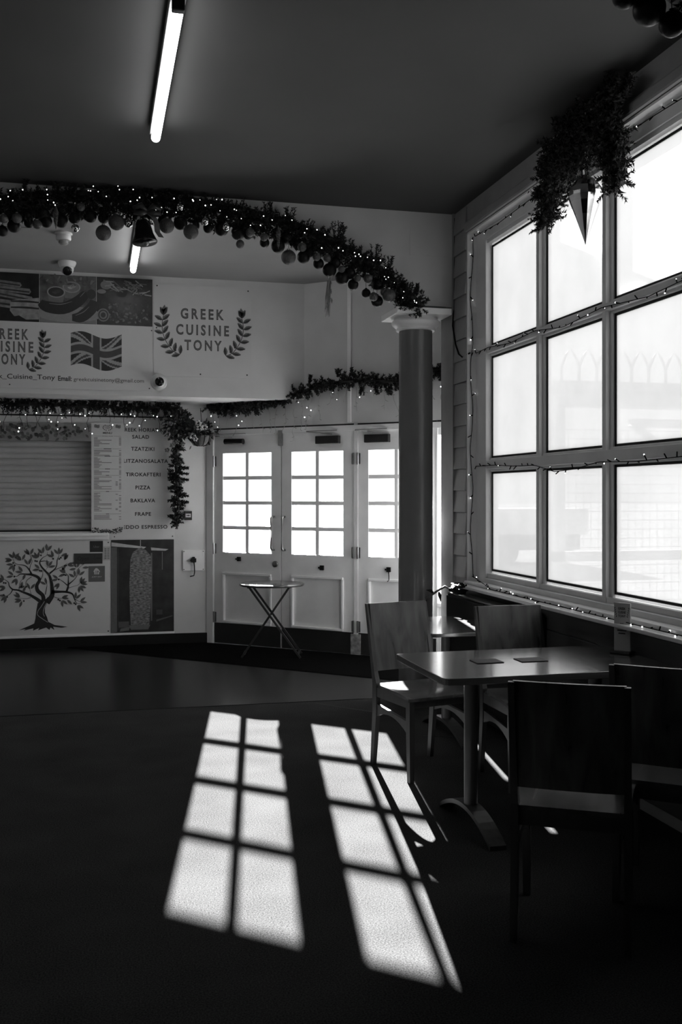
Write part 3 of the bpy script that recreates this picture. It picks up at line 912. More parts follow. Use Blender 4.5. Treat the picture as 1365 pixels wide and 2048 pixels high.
# food photos as flat prints
pics = [(-.99, -.487), (-.483, .012), (.016, .518)]
MB().fbox(FASC, XL + .06, pics[0][1], 3.057, 3.492, .012, .014).build('photo_panel', mat('photo_dark', .018, .35, .6, 8), s1)
MB().fbox(FASC, pics[1][0], pics[1][1], 3.057, 3.492, .012, .014).build('photo_panel', mat('photo_mid', .10, .35, .55, 14), s1)
MB().fbox(FASC, pics[2][0], pics[2][1], 3.057, 3.492, .012, .014).build('photo_panel', mat('photo_dark2', .022, .35, .7, 16), s1)
P = Print(FASC, .0146)
M_HALL = mat('halloumi_print', .17, .5, .4, 22)
for (a, z, w, h, rot) in ((-.83, 3.40, .36, .045, -.1), (-.8, 3.345, .46, .05, -.08), (-.76, 3.29, .42, .05, -.16), (-.86, 3.22, .4, .07, -.1)):
    c, s_ = cos(rot), sin(rot)
    P.poly([(a + x * c - y * s_, z + x * s_ + y * c) for x, y in ((-w / 2, -h / 2), (w / 2, -h / 2), (w / 2 + .015, 0), (w / 2, h / 2), (-w / 2, h / 2))], M_HALL)
    P.poly([(a + x * c - y * s_, z + x * s_ + y * c) for x, y in ((-w / 2, -h * .2), (w / 2, -h * .2), (w / 2, h * .05), (-w / 2, h * .05))], .03, .0004)
P.poly([(-.735, 3.235), (-.72, 3.245), (-.49, 3.275), (-.49, 3.08), (-.6, 3.075), (-.66, 3.11), (-.70, 3.10), (-.738, 3.15)], mat('halloumi_front_print', .26, .5, .35, 16), .0006)
for z0, z1 in ((3.245, 3.22), (3.19, 3.165)):
    P.stroke([(-.73, z0 - .01, .012), (-.6, (z0 + z1) / 2 + .005, .018), (-.49, z1 + .012, .014)], .03, .001)
# sausages and dips
P.ell(-.23, 3.14, .29, .075, .26, .0003); P.poly([(-.48, 3.06), (.01, 3.06), (.01, 3.14), (-.48, 3.16)], .2, .0002)
for a, z, v in ((-.34, 3.335, .03), (-.205, 3.385, .2)):
    P.poly([(a - .075, z), (a + .075, z), (a + .06, z - .1), (a - .06, z - .1)], .16, .0006)
    P.ell(a, z, .08, .052, .3, .0009); P.ell(a, z, .068, .042, v, .0012); P.ell(a + .01, z + .005, .035, .016, v * 1.6, .0014, rot=.4); P.ell(a - .015, z - .008, .02, .008, v * 2.2, .0016, rot=-.3)
P.stroke([(-.48, 3.235, .06), (-.42, 3.20, .1), (-.28, 3.19, .105), (-.16, 3.25, .1), (-.09, 3.32, .08), (-.075, 3.345, .05)], .026, .0018)
P.stroke([(-.2, 3.11, .06), (-.12, 3.12, .1), (-.03, 3.2, .1), (.0, 3.27, .08)], .03, .0021); P.ell(-.03, 3.33, .04, .045, .035, .002)
for pts in ([(-.4, 3.23, .004), (-.3, 3.225, .008), (-.2, 3.255, .003)], [(-.17, 3.13, .004), (-.1, 3.165, .008), (-.05, 3.215, .003)], [(-.13, 3.3, .003), (-.1, 3.335, .006), (-.085, 3.35, .002)]):
    P.stroke(pts, .2, .0024)
rr = random.Random(5)
for k in range(40):
    P.ell(rr.uniform(-.47, 0), rr.uniform(3.40, 3.48), rr.uniform(.01, .03), rr.uniform(.004, .012), rr.choice((.07, .12, .2)), .0003 + .00005 * k, rot=rr.uniform(0, 3), n=8)
# chips and salad
P.ell(.10, 3.42, .05, .04, .2, .0002); P.ell(.06, 3.36, .04, .02, .24, .0003); P.ell(.24, 3.35, .05, .035, .03, .0003); P.ell(.42, 3.37, .03, .03, .05, .0003)
for k in range(75):
    a, z = rr.uniform(.1, .5), rr.uniform(3.28, 3.47)
    if z - 3.28 < .12 - (a - .1) * .2: continue
    t = rr.uniform(-.9, .9); L, w = rr.uniform(.03, .06), rr.uniform(.004, .007)
    c, s_ = cos(t), sin(t)
    P.poly([(a + x * c - y * s_, z + x * s_ + y * c) for x, y in ((-L, -w), (L, -w), (L, w), (-L, w)) if True], rr.choice((.12, .2, .27, .33)), .0006 + .00004 * k) if a + L < .515 and a - L > .02 and z + L < 3.49 else None
for k in range(110):
    a, z = rr.uniform(.13, .49), rr.uniform(3.085, 3.26)
    P.ell(a, z, rr.uniform(.006, .022), rr.uniform(.004, .012), rr.choice((.03, .06, .1, .18)), .0005 + .00003 * k, rot=rr.uniform(0, 3), n=8)
for r_ in (.055, .045, .034, .022):
    P.ell(.075, 3.145, r_, r_ * 1.1, (.22 if r_ in (.055, .034) else .04), .002 + (.055 - r_) * .02)
P.build('photo_print', s1)
P = Print(FASC, .0126)
inline_text(P, 'GREEK', -.905, -.58, 2.892, 2.99, .02, .32)
inline_text(P, 'CUISINE', -.985, -.537, 2.779, 2.877, .02, .32)
inline_text(P, 'TONY', -.875, -.606, 2.666, 2.764, .02, .32)
laurel(P, -.755, 2.63, 2.93, 1, k=.82); laurel(P, -.755, 2.63, 2.93, -1, k=.82)
flag(P, -.212, .240, 2.665, 2.96, .03, (.022, .06, .34), 60, 40)
P.text('Greek_Cuisine_Tony', -.99, -.349, 2.528, 2.585, .02, bold=.008)
P.text('Email:', -.323, -.203, 2.533, 2.578, .02, bold=.025)
P.text('greekcuisinetony@gmail.com', -.187, .44, 2.525, 2.572, .025)
P.build('lettering', bd1)
for a, z in ((-.74, 2.49), (.49, 2.485), (-.75, 3.485), (.13, 3.485), (.51, 3.02)):
    MB().lathe([(.006, 0), (.004, .003)], FASC(a, z, .012), 10, axis=(0, -1, 0)).build('screw', M_KICK, bd1)

s2 = thing('logo_sign', 'square white sign reading Greek Cuisine Tony between two laurel branches', 'sign', (.98, 9.36, 2.6))
bd2 = MB().fbox(FASC, .530, 1.440, 2.605, 3.458, 0, .008).build('board', M_BOARD, s2)
P = Print(FASC, .0086)
inline_text(P, 'GREEK', .777, 1.180, 3.143, 3.243, .02, .32)
inline_text(P, 'CUISINE', .735, 1.228, 2.993, 3.093, .02, .32)
inline_text(P, 'TONY', .812, 1.160, 2.850, 2.95, .02, .32)
laurel(P, .985, 2.81, 3.19, -1); laurel(P, .985, 2.81, 3.19, 1)
P.build('lettering', bd2)
for a, z in ((.56, 3.44), (1.41, 3.43), (1.41, 3.02), (.555, 3.05), (.96, 2.63), (1.4, 2.635)):
    MB().lathe([(.007, 0), (.005, .003)], FASC(a, z, .008), 10, axis=(0, -1, 0)).build('screw', M_KICK, bd2)

# wall fittings by the door
SIDE = plane(.785, 10.15, .9986, -.0527, -.0527, -.9986)
fc = thing('fire_call_point', 'small dark fire call point with a white centre label beside the door frame', 'alarm', SIDE(.13, 1.25, 0))
MB().fbox(SIDE, .093, .17, 1.247, 1.338, 0, .035).build('case', mat('dark_red_case', .03, .4), fc, bevel=.004)
MB().fbox(SIDE, .105, .158, 1.275, 1.312, .035, .038).build('glass_label', mat('call_label', .6, .3), fc)
P = Print(SIDE, .0388); P.rect(.112, .151, 1.290, 1.297, .03); P.ell(.1315, 1.2935, .006, .008, .02, .0004); P.build('marking', fc)
op = thing('cable_outlet', 'square pale cover plate with a black plug and dangling cable by the door', 'outlet', SIDE(.18, .735, 0))
MB().fbox(SIDE, .078, .295, .735, .944, 0, .014).build('cover_plate', M_TRIM, op, bevel=.003)
m = MB().fbox(SIDE, .16, .212, .822, .862, .014, .05); m.fbox(SIDE, .172, .2, .85, .875, .016, .045); m.fbox(SIDE, .152, .168, .83, .848, .016, .03); m.build('plug', M_BLACK, op, bevel=.004)
MB().tube([SIDE(.188, .825, .035), SIDE(.193, .78, .035), SIDE(.195, .72, .03), SIDE(.188, .685, .022), SIDE(.15, .678, .02)], .006, 6).build('cable', M_BLACK, op, smooth=True)
for a, z in ((.09, .93), (.283, .93), (.09, .748), (.283, .748)):
    MB().lathe([(.005, 0), (.004, .002)], SIDE(a, z, .014), 8, axis=(-.0527, -.9986, 0)).build('screw', M_KICK, op)

# ------------------------------------------------------------------ ceiling fittings
def tube_light(y0, y1, label):
    x = .324
    o = thing('tube_light', label, 'light', (x, (y0 + y1) / 2, CEIL), group='ceiling tube lights')
    MB().box((x - .032, y0 - .06, CEIL - .05), (x + .032, y1 + .02, CEIL)).build('batten_housing', mat('batten_grey', .3, .4), o, bevel=.004)
    MB().box((x - .026, y0 - .045, CEIL - .1), (x + .026, y0 - .005, CEIL - .048)).build('end_cap', M_KICK, o, bevel=.006)
    MB().box((x - .018, y1 - .008, CEIL - .085), (x + .018, y1 + .012, CEIL - .048)).build('end_cap', M_KICK, o, bevel=.006)
    MB().lathe([(.012, 0), (.024, .006), (.0245, .02), (.0245, y1 - y0 - .02), (.024, y1 - y0 - .006), (.012, y1 - y0)], (x, y0, CEIL - .074), 18, axis=(0, 1, 0)).build('tube', M_TUBE, o, smooth=1.0)
tube_light(4.042, 5.545, 'lit fluorescent tube on the dark ceiling in front of the garlanded arch')
tube_light(7.35, 8.855, 'lit fluorescent tube beyond the arch, half hidden by the hanging bell')

sd = thing('smoke_detector', 'white round smoke detector on the ceiling just beyond the garland', 'detector', (-.235, 7.99, CEIL))
MB().lathe([(.065, 0), (.068, -.012), (.062, -.02)], (-.235, 7.99, CEIL), 28).build('base', M_PLASTIC, sd, smooth=.8)
MB().lathe([(.056, -.02), (.058, -.05), (.052, -.062), (.035, -.064)], (-.235, 7.99, CEIL), 28).build('body', M_PLASTIC, sd, smooth=.8)
MB().lathe([(.034, -.064), (.036, -.085), (.022, -.096), (.005, -.098)], (-.235, 7.99, CEIL), 24).build('sensor_cage', mat('grey_plastic', .25, .4), sd, smooth=.8)
def dome_cam(loc, label, down, look, s=1.0):
    o = thing('security_camera', label, 'camera', loc)
    L = Vector(loc); D = Vector(down).normalized(); V = Vector(look).normalized()
    MB().lathe([(.075 * s, 0), (.078 * s, .014 * s), (.066 * s, .045 * s), (.06 * s, .052 * s)], L, 28, axis=D).build('mount', M_PLASTIC, o, smooth=.8)
    c = L + D * .062 * s
    ey_ = MB().ball(c, .058 * s, 22, 14).build('eyeball', M_PLASTIC, o, smooth=True)
    MB().lathe([(.040 * s, .040 * s), (.041 * s, .052 * s), (.034 * s, .056 * s), (.012 * s, .060 * s)], c, 22, axis=V).build('lens_window', mat('camera_glass', .008, .12), ey_, smooth=.8)
    return o
dome_cam((-.234, 8.97, CEIL), 'white ceiling security camera above the food photo sign', (0, 0, -1), (.1, -1, -.75))
dome_cam((.576, 9.37, 2.545), 'white security camera fixed to the fascia below the logo sign', (0, -1, 0), (.0, -1, -.1))

# ------------------------------------------------------------------ foliage helpers
def fir(m, base, d, L, rnd, nn=14, nl=.028, w=.0028):
    nn = int(nn * 1.7); w *= 1.7
    """one fir sprig: stem with needles"""
    base = Vector(base); d = Vector(d).normalized()
    a = d.orthogonal().normalized(); b = d.cross(a)
    for k in range(nn):
        t = (k + rnd.random()) / nn
        p = base + d * L * t
        an = rnd.uniform(0, 2 * pi)
        rad = a * cos(an) + b * sin(an)
        nd = (d * .55 + rad * .85).normalized()
        ln = nl * rnd.uniform(.7, 1.15) * (1.1 - .35 * t)
        s = nd.cross(Vector((rnd.uniform(-1, 1), rnd.uniform(-1, 1), rnd.uniform(-1, 1)))).normalized() * w
        m.add([p - s, p + s, p + nd * ln], [(0, 1, 2)])
def path_points(P, n):
    P = [Vector(p) for p in P]
    seg = [(P[i + 1] - P[i]).length for i in range(len(P) - 1)]
    T = sum(seg); out = []
    for k in range(n):
        s = T * k / (n - 1); i = 0
        while i < len(seg) - 1 and s > seg[i]:
            s -= seg[i]; i += 1
        out.append(P[i].lerp(P[i + 1], min(1, s / seg[i]) if seg[i] else 0))
    return out
def garland(name, label, path, rad, n, seed, nl=.028, L=(.05, .1), core=.014, w=.003, nn=14, avoid=None, extra=None):
    rnd = random.Random(seed)
    path = [Vector(p) for p in path]
    o = thing(name, label, 'garland', path[len(path) // 2])
    m = MB()
    pts = path_points(path, n)
    for i, p in enumerate(pts):
        t = (pts[min(i + 1, n - 1)] - pts[max(i - 1, 0)]).normalized()
        v = Vector((rnd.gauss(0, 1), rnd.gauss(0, 1), rnd.gauss(0, 1)))
        v = v - t * v.dot(t) * .6
        if avoid and v.dot(avoid) > 0: v = v - avoid * v.dot(avoid) * 1.5
        v.normalize()
        fir(m, p + v * rad * rnd.uniform(0, .5), v + t * rnd.uniform(-.5, .5), rnd.uniform(*L), rnd, nn, nl, w)
    if extra: extra(m, rnd)
    m.build('needles', M_FIR, o, kind='stuff')
    MB().tube(path_points(path, max(8, n // 20)), core, 7).build('wire_core', M_FIR, o)
    return o
def lights(name, label, path, n, spread, seed, wire=M_WIRE, r=.0035, bulb=.006, stalk=.025, cat='string lights', nrm=(0, -1, 0), mix=1.0):
    rnd = random.Random(seed)
    path = [Vector(p) for p in path]
    o = thing(name, label, cat, path[0])
    pts = path_points(path, max(10, n * 2))
    MB().tube(pts, r * .7, 5, caps=False).build('wire', wire, o)
    sm_, bm = MB(), MB()
    for p in path_points(path, n):
        v = Vector((rnd.uniform(-1, 1), rnd.uniform(-1, 1), rnd.uniform(-1, 1)))
        N = Vector(nrm); v = (v - N * v.dot(N)).normalized() * .9 + N * rnd.uniform(.1, .6)
        q = p + v.normalized() * stalk + Vector((rnd.uniform(-1, 1), rnd.uniform(-1, 1), rnd.uniform(-1, 1))) * spread
        sm_.tube([p, q], r, 5)
        if rnd.random() < mix: bm.ball(q, bulb * .62 * rnd.uniform(.6, 1.1), 8, 5)
    sm_.build('bulb_holder', wire, o, kind='stuff')
    bm.build('bulbs', M_BULB, o, kind='stuff')
    return o

# ------------------------------------------------------------------ arch garland with its baubles
ap = [(x, 6.73, arch_z(x) - .075) for x in [XL + .05 + (2.26 - XL - .05) * i / 40 for i in range(41)]]
def arch_extra(m, rnd):
    for k in range(900):
        x = XL + .1 + (2.1 - XL) * rnd.random(); v = Vector((rnd.gauss(0, 1), -abs(rnd.gauss(0, .5)), rnd.gauss(-.3, .8)))
        fir(m, (x, 6.73 + rnd.uniform(-.03, .04), arch_z(x) - rnd.uniform(.1, .17)), v, rnd.uniform(.04, .08), rnd, 13, .028, .003)
    for x, up in ((-.45, .05), (.6, .03), (1.62, .07), (1.66, .06), (1.3, .04), (1.9, .07), (2.0, .06), (2.2, .03), (-.25, .03), (1.15, .03)):
        for k in range(5):
            fir(m, (x + rnd.uniform(-.02, .02), 6.71, arch_z(x) - .04), (rnd.uniform(-.4, .4), -.2, 1), .06 + up, rnd, 18, .026, .003)
garland('arch_garland', 'long dark fir garland wound along the curved arch above the hall', ap, .07, 1000, 21, extra=arch_extra, avoid=Vector((0, 1, 0)), L=(.05, .09))
lights('arch_fairy_lights', 'tiny white fairy lights threaded through the arch garland', [(x, 6.645, arch_z(x) - .08 + .045 * sin(x * 11)) for x in [-1.0 + 3.2 * i / 60 for i in range(61)]], 105, .03, 5, r=.002, bulb=.0062, mix=.75)

M_GLIT = mat('glitter_grey', .11, .45, .25, 160, metal=.6, bump=.5, bump_scale=240)
M_MIRR = mat('mirror_silver', .75, .06, .03, 10, metal=1)
M_DBALL = mat('near_black_bauble', .008, .42, .2, 30, spec=.2)
M_CAP = mat('bauble_cap', .3, .35, .1, 20, metal=1)
ORD = ['first', 'second', 'third', 'fourth', 'fifth', 'sixth', 'seventh', 'eighth', 'ninth', 'tenth', 'eleventh', 'twelfth', 'thirteenth', 'fourteenth', 'fifteenth', 'sixteenth', 'seventeenth', 'eighteenth', 'nineteenth', 'twentieth']
def ordinal(k):
    if k < 20: return ORD[k]
    if k < 29: return 'twenty-' + ORD[k - 20]
    if k == 29: return 'thirtieth'
    return 'thirty-' + ORD[k - 30]
BALL_ME = {}
def bauble(x, y, z, r, kind, label, group, hook_z):
    o = thing('bauble', label, 'bauble', (x, y, z - r), group=group)
    M = {'glitter': M_GLIT, 'mirror': M_MIRR, 'dark': M_DBALL}[kind]
    b_ = MB().ball((x, y, z), r, 22, 14).build('ball', M, o, smooth=True)
    MB().lathe([(r * .22, r * .95), (r * .24, r * 1.14), (r * .1, r * 1.18)], (x, y, z), 10).build('cap', M_CAP if kind != 'dark' else M_DBALL, b_)
    MB().tube([(x, y, z + r * 1.15), (x, y + .01, max(hook_z, z + r * 1.3))], .0016, 5).build('hanger', M_WIRE, o)
LIGHTB = [(-0.564, 3.255, 0.029), (-0.482, 3.263, 0.032), (-0.357, 3.23, 0.029), (-0.087, 3.361, 0.026), (0.054, 3.198, 0.05), (0.137, 3.272, 0.052), (0.459, 3.27, 0.05), (0.617, 3.24, 0.05), (0.947, 3.184, 0.029), (1.015, 3.266, 0.03), (1.11, 3.241, 0.027), (1.275, 3.109, 0.051), (1.372, 3.189, 0.031), (1.474, 3.13, 0.029), (1.547, 3.124, 0.027), (1.65, 3.054, 0.024), (1.764, 2.998, 0.024), (1.839, 2.999, 0.031), (1.879, 2.876, 0.031), (1.959, 2.911, 0.03), (1.984, 2.885, 0.046)]
MIRRB = [(-0.122, 3.22, 0.026), (0.214, 3.274, 0.029), (0.547, 3.402, 0.027), (0.713, 3.32, 0.027), (0.853, 3.292, 0.027)]
DARKB = sorted([(-0.576, 3.193, 0.035), (-0.506, 3.229, 0.042), (-0.413, 3.255, 0.032), (-0.305, 3.271, 0.039), (-0.214, 3.284, 0.046), (-0.129, 3.306, 0.039), (-0.028, 3.326, 0.043), (0.055, 3.318, 0.036), (-0.423, 3.299, 0.039), (-0.327, 3.319, 0.045), (-0.202, 3.347, 0.033), (0.451, 3.321, 0.047), (0.557, 3.318, 0.047), (0.65, 3.307, 0.034), (0.74, 3.296, 0.034), (0.831, 3.296, 0.047), (0.943, 3.276, 0.048), (1.012, 3.266, 0.031), (1.125, 3.222, 0.034), (1.219, 3.204, 0.048), (1.397, 3.139, 0.045), (1.503, 3.1, 0.038), (1.581, 3.059, 0.049), (1.671, 3.012, 0.049), (1.75, 2.967, 0.038), (1.844, 2.912, 0.032), (1.924, 2.86, 0.042), (1.271, 3.262, 0.045), (1.362, 3.223, 0.041), (1.436, 3.172, 0.035), (1.621, 3.113, 0.042), (1.725, 3.046, 0.042), (1.924, 2.976, 0.042)])
for k, (x, z, r) in enumerate(LIGHTB):
    sz = 'large' if r > .045 else 'small'
    bauble(x, 6.63 if r > .045 else 6.65, z, r, 'glitter', '%s grey glitter bauble, %s of the glitter baubles from the left on the arch' % (sz, ordinal(k)), 'glitter baubles on the arch', arch_z(x) - .1)
for k, (x, z, r) in enumerate(MIRRB):
    bauble(x, 6.64, z, r, 'mirror', 'small mirror-silver bauble, %s of the shiny ones from the left on the arch' % ordinal(k), 'mirror baubles on the arch', arch_z(x) - .1)
for k, (x, z, r) in enumerate(DARKB):
    bauble(x, 6.72, z, r, 'dark', 'near-black bauble, %s of the dark ones from the left under the arch garland' % ordinal(k), 'dark baubles on the arch', arch_z(x) - .1)
for k, (x, z, r) in enumerate([(1.527, 3.072, .037), (1.604, 3.055, .039), (1.69, 3.025, .0515), (1.77, 2.987, .041), (1.90, 2.95, .045)]):
    if k in (0, 4): continue
    bauble(x, 2.80, z, r, 'dark', 'dark bauble in the near top right corner, %s from the left' % ORD[k - 1], 'dark baubles in the top corner', arch_z(x) - .1)
garland('near_arch_garland', 'black fir garland on the nearer arch, cut by the top right corner', [(x, 2.8, arch_z(x) - .08) for x in [1.3 + .9 * i / 12 for i in range(13)]], .05, 200, 4, L=(.05, .09))

be = thing('bell_ornament', 'big dark bell with a grey ribbon hanging from the top of the arch', 'bell', (.311, 6.6, 3.139))
cup_ = MB().lathe([(.078, 0), (.082, .008), (.074, .03), (.062, .06), (.055, .1), (.048, .13), (.035, .152), (.012, .165), (.008, .19)], (.318, 6.6, 3.14), 28, axis=(-.12, .1, 1)).build('bell_cup', mat('dark_bell', .02, .22, .2, 20, metal=.6), be, smooth=True)
MB().ball((.322, 6.6, 3.146), .024, 12, 8).build('clapper', M_DULLMETAL, cup_, smooth=True)
m = MB()
rb = [(.335, 3.33), (.375, 3.30), (.39, 3.26), (.395, 3.21), (.42, 3.175)]
for i in range(len(rb) - 1):
    (a, z), (b, z2) = rb[i], rb[i + 1]
    m.hexa([(a - .018, 6.56, z), (a + .018, 6.57, z), (a + .018, 6.572, z), (a - .018, 6.562, z), (b - .018, 6.56, z2), (b + .018, 6.57, z2), (b + .018, 6.572, z2), (b - .018, 6.562, z2)])
m.build('ribbon_tail', mat('grey_ribbon', .14, .35, .2, 20), be)
m = MB()
for s in (-1, 1):
    m.tube([(.33, 6.56, 3.335), (.33 + s * .04, 6.55, 3.37), (.33 + s * .085, 6.56, 3.355), (.33 + s * .08, 6.56, 3.325), (.33 + s * .035, 6.55, 3.322), (.33, 6.56, 3.335)], [.012, .02, .016, .016, .02, .012], 8)
m.build('bow', mat('dark_ribbon', .04, .35, .2, 20), be, smooth=True)
def spindle(x, z0, z1, label):
    o = thing('spindle_ornament', label, 'ornament', (x, 6.6, z0))
    L = z1 - z0
    MB().lathe([(.001, 0), (.004, L * .12), (.009, L * .4), (.014, L * .62), (.012, L * .8), (.004, L * .96), (.002, L)], (x, 6.6, z0), 12).build('spindle_body', M_GLIT, o, smooth=True)
    m = MB()
    for k in range(10):
        q = L * (.15 + .065 * k)
        r = .004 + .010 * min(1, q / (L * .62)) + .001
        m.lathe([(r * .9, q - .003), (r * 1.12, q), (r * .9, q + .003)], (x, 6.6, z0), 12)
    m.build('ridges', M_GLIT, o)
    MB().tube([(x, 6.6, z1), (x, 6.61, z1 + .05)], .0015, 5).build('hanger', M_WIRE, o)
spindle(-.241, 3.195, 3.345, 'slim ribbed grey spindle ornament left of the bell on the arch')
spindle(1.199, 3.152, 3.31, 'slim ribbed grey spindle ornament right of the bell on the arch')
tw = thing('hanging_twig', 'limp pale dried sprig on strings below the arch garland', 'sprig', (1.57, 6.7, 2.73))
rr = random.Random(9)
m = MB().tube([(1.56, 6.7, 3.06), (1.572, 6.7, 2.97)], .002, 5).tube([(1.60, 6.7, 3.06), (1.58, 6.7, 2.97)], .002, 5)
m.build('string', M_WIREPALE, tw)
m = MB()
for k in range(12):
    x0 = 1.574 + rr.uniform(-.012, .012)
    m.tube([(x0, 6.7 + rr.uniform(-.01, .01), 2.98), (x0 + rr.uniform(-.015, .012), 6.7, 2.87), (x0 - .01 + rr.uniform(-.012, .012), 6.7, rr.uniform(2.73, 2.8))], [.004, .003, .0012], 5)
for k in range(10):
    c = Vector((1.572 + rr.uniform(-.02, .02), 6.7, rr.uniform(2.86, 2.98))); d = Vector((rr.uniform(-.5, .5), 0, -1)).normalized() * .045; s = Vector((.008, 0, .002))
    m.add([c, c + d * .5 + s, c + d, c + d * .5 - s], [(0, 1, 2, 3)])
m.build('dried_stems', mat('dry_leaf', .16, .7, .3, 20), tw)

# ------------------------------------------------------------------ lower garlands, icicle lights, flower baskets
AZ = Vector((0, 1, 0))
garland('kiosk_garland', 'drooping dark fir garland under the fascia along the kiosk top', [(XL + .1, 9.9, 2.37), (-.874, 9.92, 2.375), (-.65, 9.92, 2.36), (-.42, 9.92, 2.372), (-.2, 9.92, 2.35), (.048, 9.92, 2.365), (.3, 9.93, 2.345), (.526, 9.94, 2.362), (.82, 9.95, 2.365)], .05, 560, 31, L=(.05, .1), nl=.03, w=.004)
dg = []
for s, z in ((.0, 2.395), (.2, 2.37), (.352, 2.352), (.591, 2.375), (.72, 2.405), (.9, 2.44), (1.108, 2.485), (1.33, 2.54), (1.6, 2.565), (1.85, 2.55), (2.07, 2.526), (2.3, 2.55), (2.518, 2.584), (2.62, 2.56)):
    dg.append(DOOR(s, z, .07))
def dg_extra(m, rnd):
    for s, z in ((1.1, 2.5), (1.75, 2.5), (1.9, 2.5), (2.03, 2.49), (2.5, 2.55), (.6, 2.36), (.85, 2.45), (1.2, 2.56), (1.65, 2.6), (1.5, 2.6)):
        for k in range(4):
            fir(m, DOOR(s + rnd.uniform(-.015, .015), z, .08), (rnd.uniform(-.3, .3), rnd.uniform(-.2, .1), -1 if z < 2.55 else 1), .08, rnd, 18, .028, .004)
garland('door_garland', 'dark fir garland rising to the right above the glazed doors', dg, .045, 520, 32, L=(.045, .085), nl=.03, w=.004, extra=dg_extra)
garland('hanging_garland', 'short dark fir garland hanging straight down beside the dish list', [(.83, 10.0, 2.2), (.80, 10.04, 1.95), (.785, 10.05, 1.75), (.80, 10.05, 1.62), (.812, 10.05, 1.42), (.80, 10.05, 1.2)], .04, 230, 33, L=(.04, .075), nl=.03, w=.004,
        extra=lambda m, rnd: [fir(m, (.81, 10.05, z), (sg * 1, 0, -.1), .1, rnd, 24, .03, .004) for z, sg in ((1.78, 1), (1.72, 1), (1.66, 1), (1.5, 1), (1.44, 1), (1.68, -1), (1.58, -1), (1.45, -1), (1.3, -1), (1.72, -1)) for k in range(3)])

def icicles(name, label, tops, seed, wire, nrm, dens=1.0, lit=.75):
    rnd = random.Random(seed)
    o = thing(name, label, 'string lights', tops[0])
    w, tips, b = MB(), MB(), MB()
    n = len(tops)
    for i, p in enumerate(tops):
        p = Vector(p)
        ln = rnd.choice((.06, .1, .14, .18, .22)) * dens
        side = Vector((nrm[1], -nrm[0], 0))
        pts = [p]; q = p.copy(); k = 0
        while k * .045 < ln:
            k += 1
            q = q + Vector((0, 0, -.045)) + side * rnd.uniform(-.022, .022) + Vector(nrm) * rnd.uniform(-.006, .008)
            pts.append(q.copy())
            if rnd.random() < .55:
                e = q + side * rnd.choice((-1, 1)) * rnd.uniform(.015, .035) + Vector((0, 0, rnd.uniform(-.02, .01)))
                tips.tube([q, e], .0032, 5)
                if rnd.random() < lit: b.ball(e, .0052 * rnd.uniform(.7, 1.3), 7, 5)
        w.tube(pts, .0022, 5)
    w.build('strands', wire, o, kind='stuff'); tips.build('bulb_holders', M_WIREPALE, o, kind='stuff')
    if b.v: b.build('bulbs', M_BULB, o, kind='stuff')
icicles('kiosk_icicle_lights', 'lit icicle lights dangling from the garland over the kiosk shutter', [(-.95 + 1.75 * i / 26, 9.9 + .03 * (i % 2), 2.33) for i in range(27)], 51, M_WIRE, (0, -1, 0), 1.0, .85)
icicles('door_icicle_lights', 'mostly unlit icicle lights dangling above the glazed doors', [DOOR(.05 + 2.5 * i / 26, 2.33 if i < 11 else (2.44 if i < 14 else 2.5), .06) for i in range(27)], 52, M_WIREPALE, (DV, -DU, 0), 1.25, .18)

def flower(m, c, r, rnd):
    for k in range(5):
        a = 2 * pi * k / 5 + rnd.random() * .3
        d = Vector((cos(a), -.35, sin(a))) * r
        c2 = Vector(c) + d * .62
        m.ball(c2, r * .42, 8, 5, sz=.9)
def basket(loc, label, r, seed, nl):
    rnd = random.Random(seed)
    o = thing('flower_basket', label, 'basket', loc)
    x, y, z = loc
    if r:
        bw_ = MB().lathe([(.02, 0), (r * .62, r * .12), (r * .9, r * .5), (r, r * .95), (r * 1.02, r)], (x, y, z), 24).build('bowl', mat('coir_liner', .05, .8, .4, 30), o, smooth=True)
        m = MB()
        for k in range(10):
            a = 2 * pi * k / 10
            m.tube([(x + cos(a) * rr_, y + sin(a) * rr_, z + h) for rr_, h in ((.03, .0), (r * .66, r * .11), (r * .94, r * .5), (r * 1.04, r))], .003, 5)
        m.tube([(x + cos(2 * pi * k / 20) * r * 1.04, y + sin(2 * pi * k / 20) * r * 1.04, z + r) for k in range(20)], .004, 5, closed=True)
        m.build('wire_frame', M_WIRE, bw_)
        MB().tube([(x, y, z + r * 3.6), (x + .02, y, z + r * 1.2)], .003, 5).build('hanging_wire', M_WIRE, o)
    m = MB()
    top = Vector((x, y, z + (r or .05)))
    for k in range(nl):
        v = Vector((rnd.gauss(0, 1), rnd.gauss(0, .8), rnd.gauss(.35, .9) if not r else abs(rnd.gauss(.5, .6)) - .1))
        v.normalize()
        c = top + v * rnd.uniform(.03, .16)
        d = (v + Vector((rnd.uniform(-.6, .6), rnd.uniform(-.6, .6), rnd.uniform(-.9, .3)))).normalized() * rnd.uniform(.035, .065)
        s = d.cross(Vector((rnd.uniform(-1, 1), rnd.uniform(-1, 1), rnd.uniform(-1, 1)))).normalized() * rnd.uniform(.012, .02)
        m.add([c, c + d * .45 + s, c + d, c + d * .45 - s], [(0, 1, 2, 3)])
    m.build('leaves', M_LEAF, o, kind='stuff')
    return o, rnd
M_PETAL = mat('pale_petals', .4, .6, .25, 20)
b1, rnd = basket((1.02, 9.94, 1.985), 'hanging basket of pale silk flowers at the corner by the door frame', .105, 61, 260)
for c in ((.995, 9.82, 2.16), (1.045, 9.83, 2.165), (.93, 9.85, 2.08), (.985, 9.83, 2.205)):
    m = MB(); flower(m, c, .035, rnd); m.build('flower', M_PETAL, b1, smooth=True)
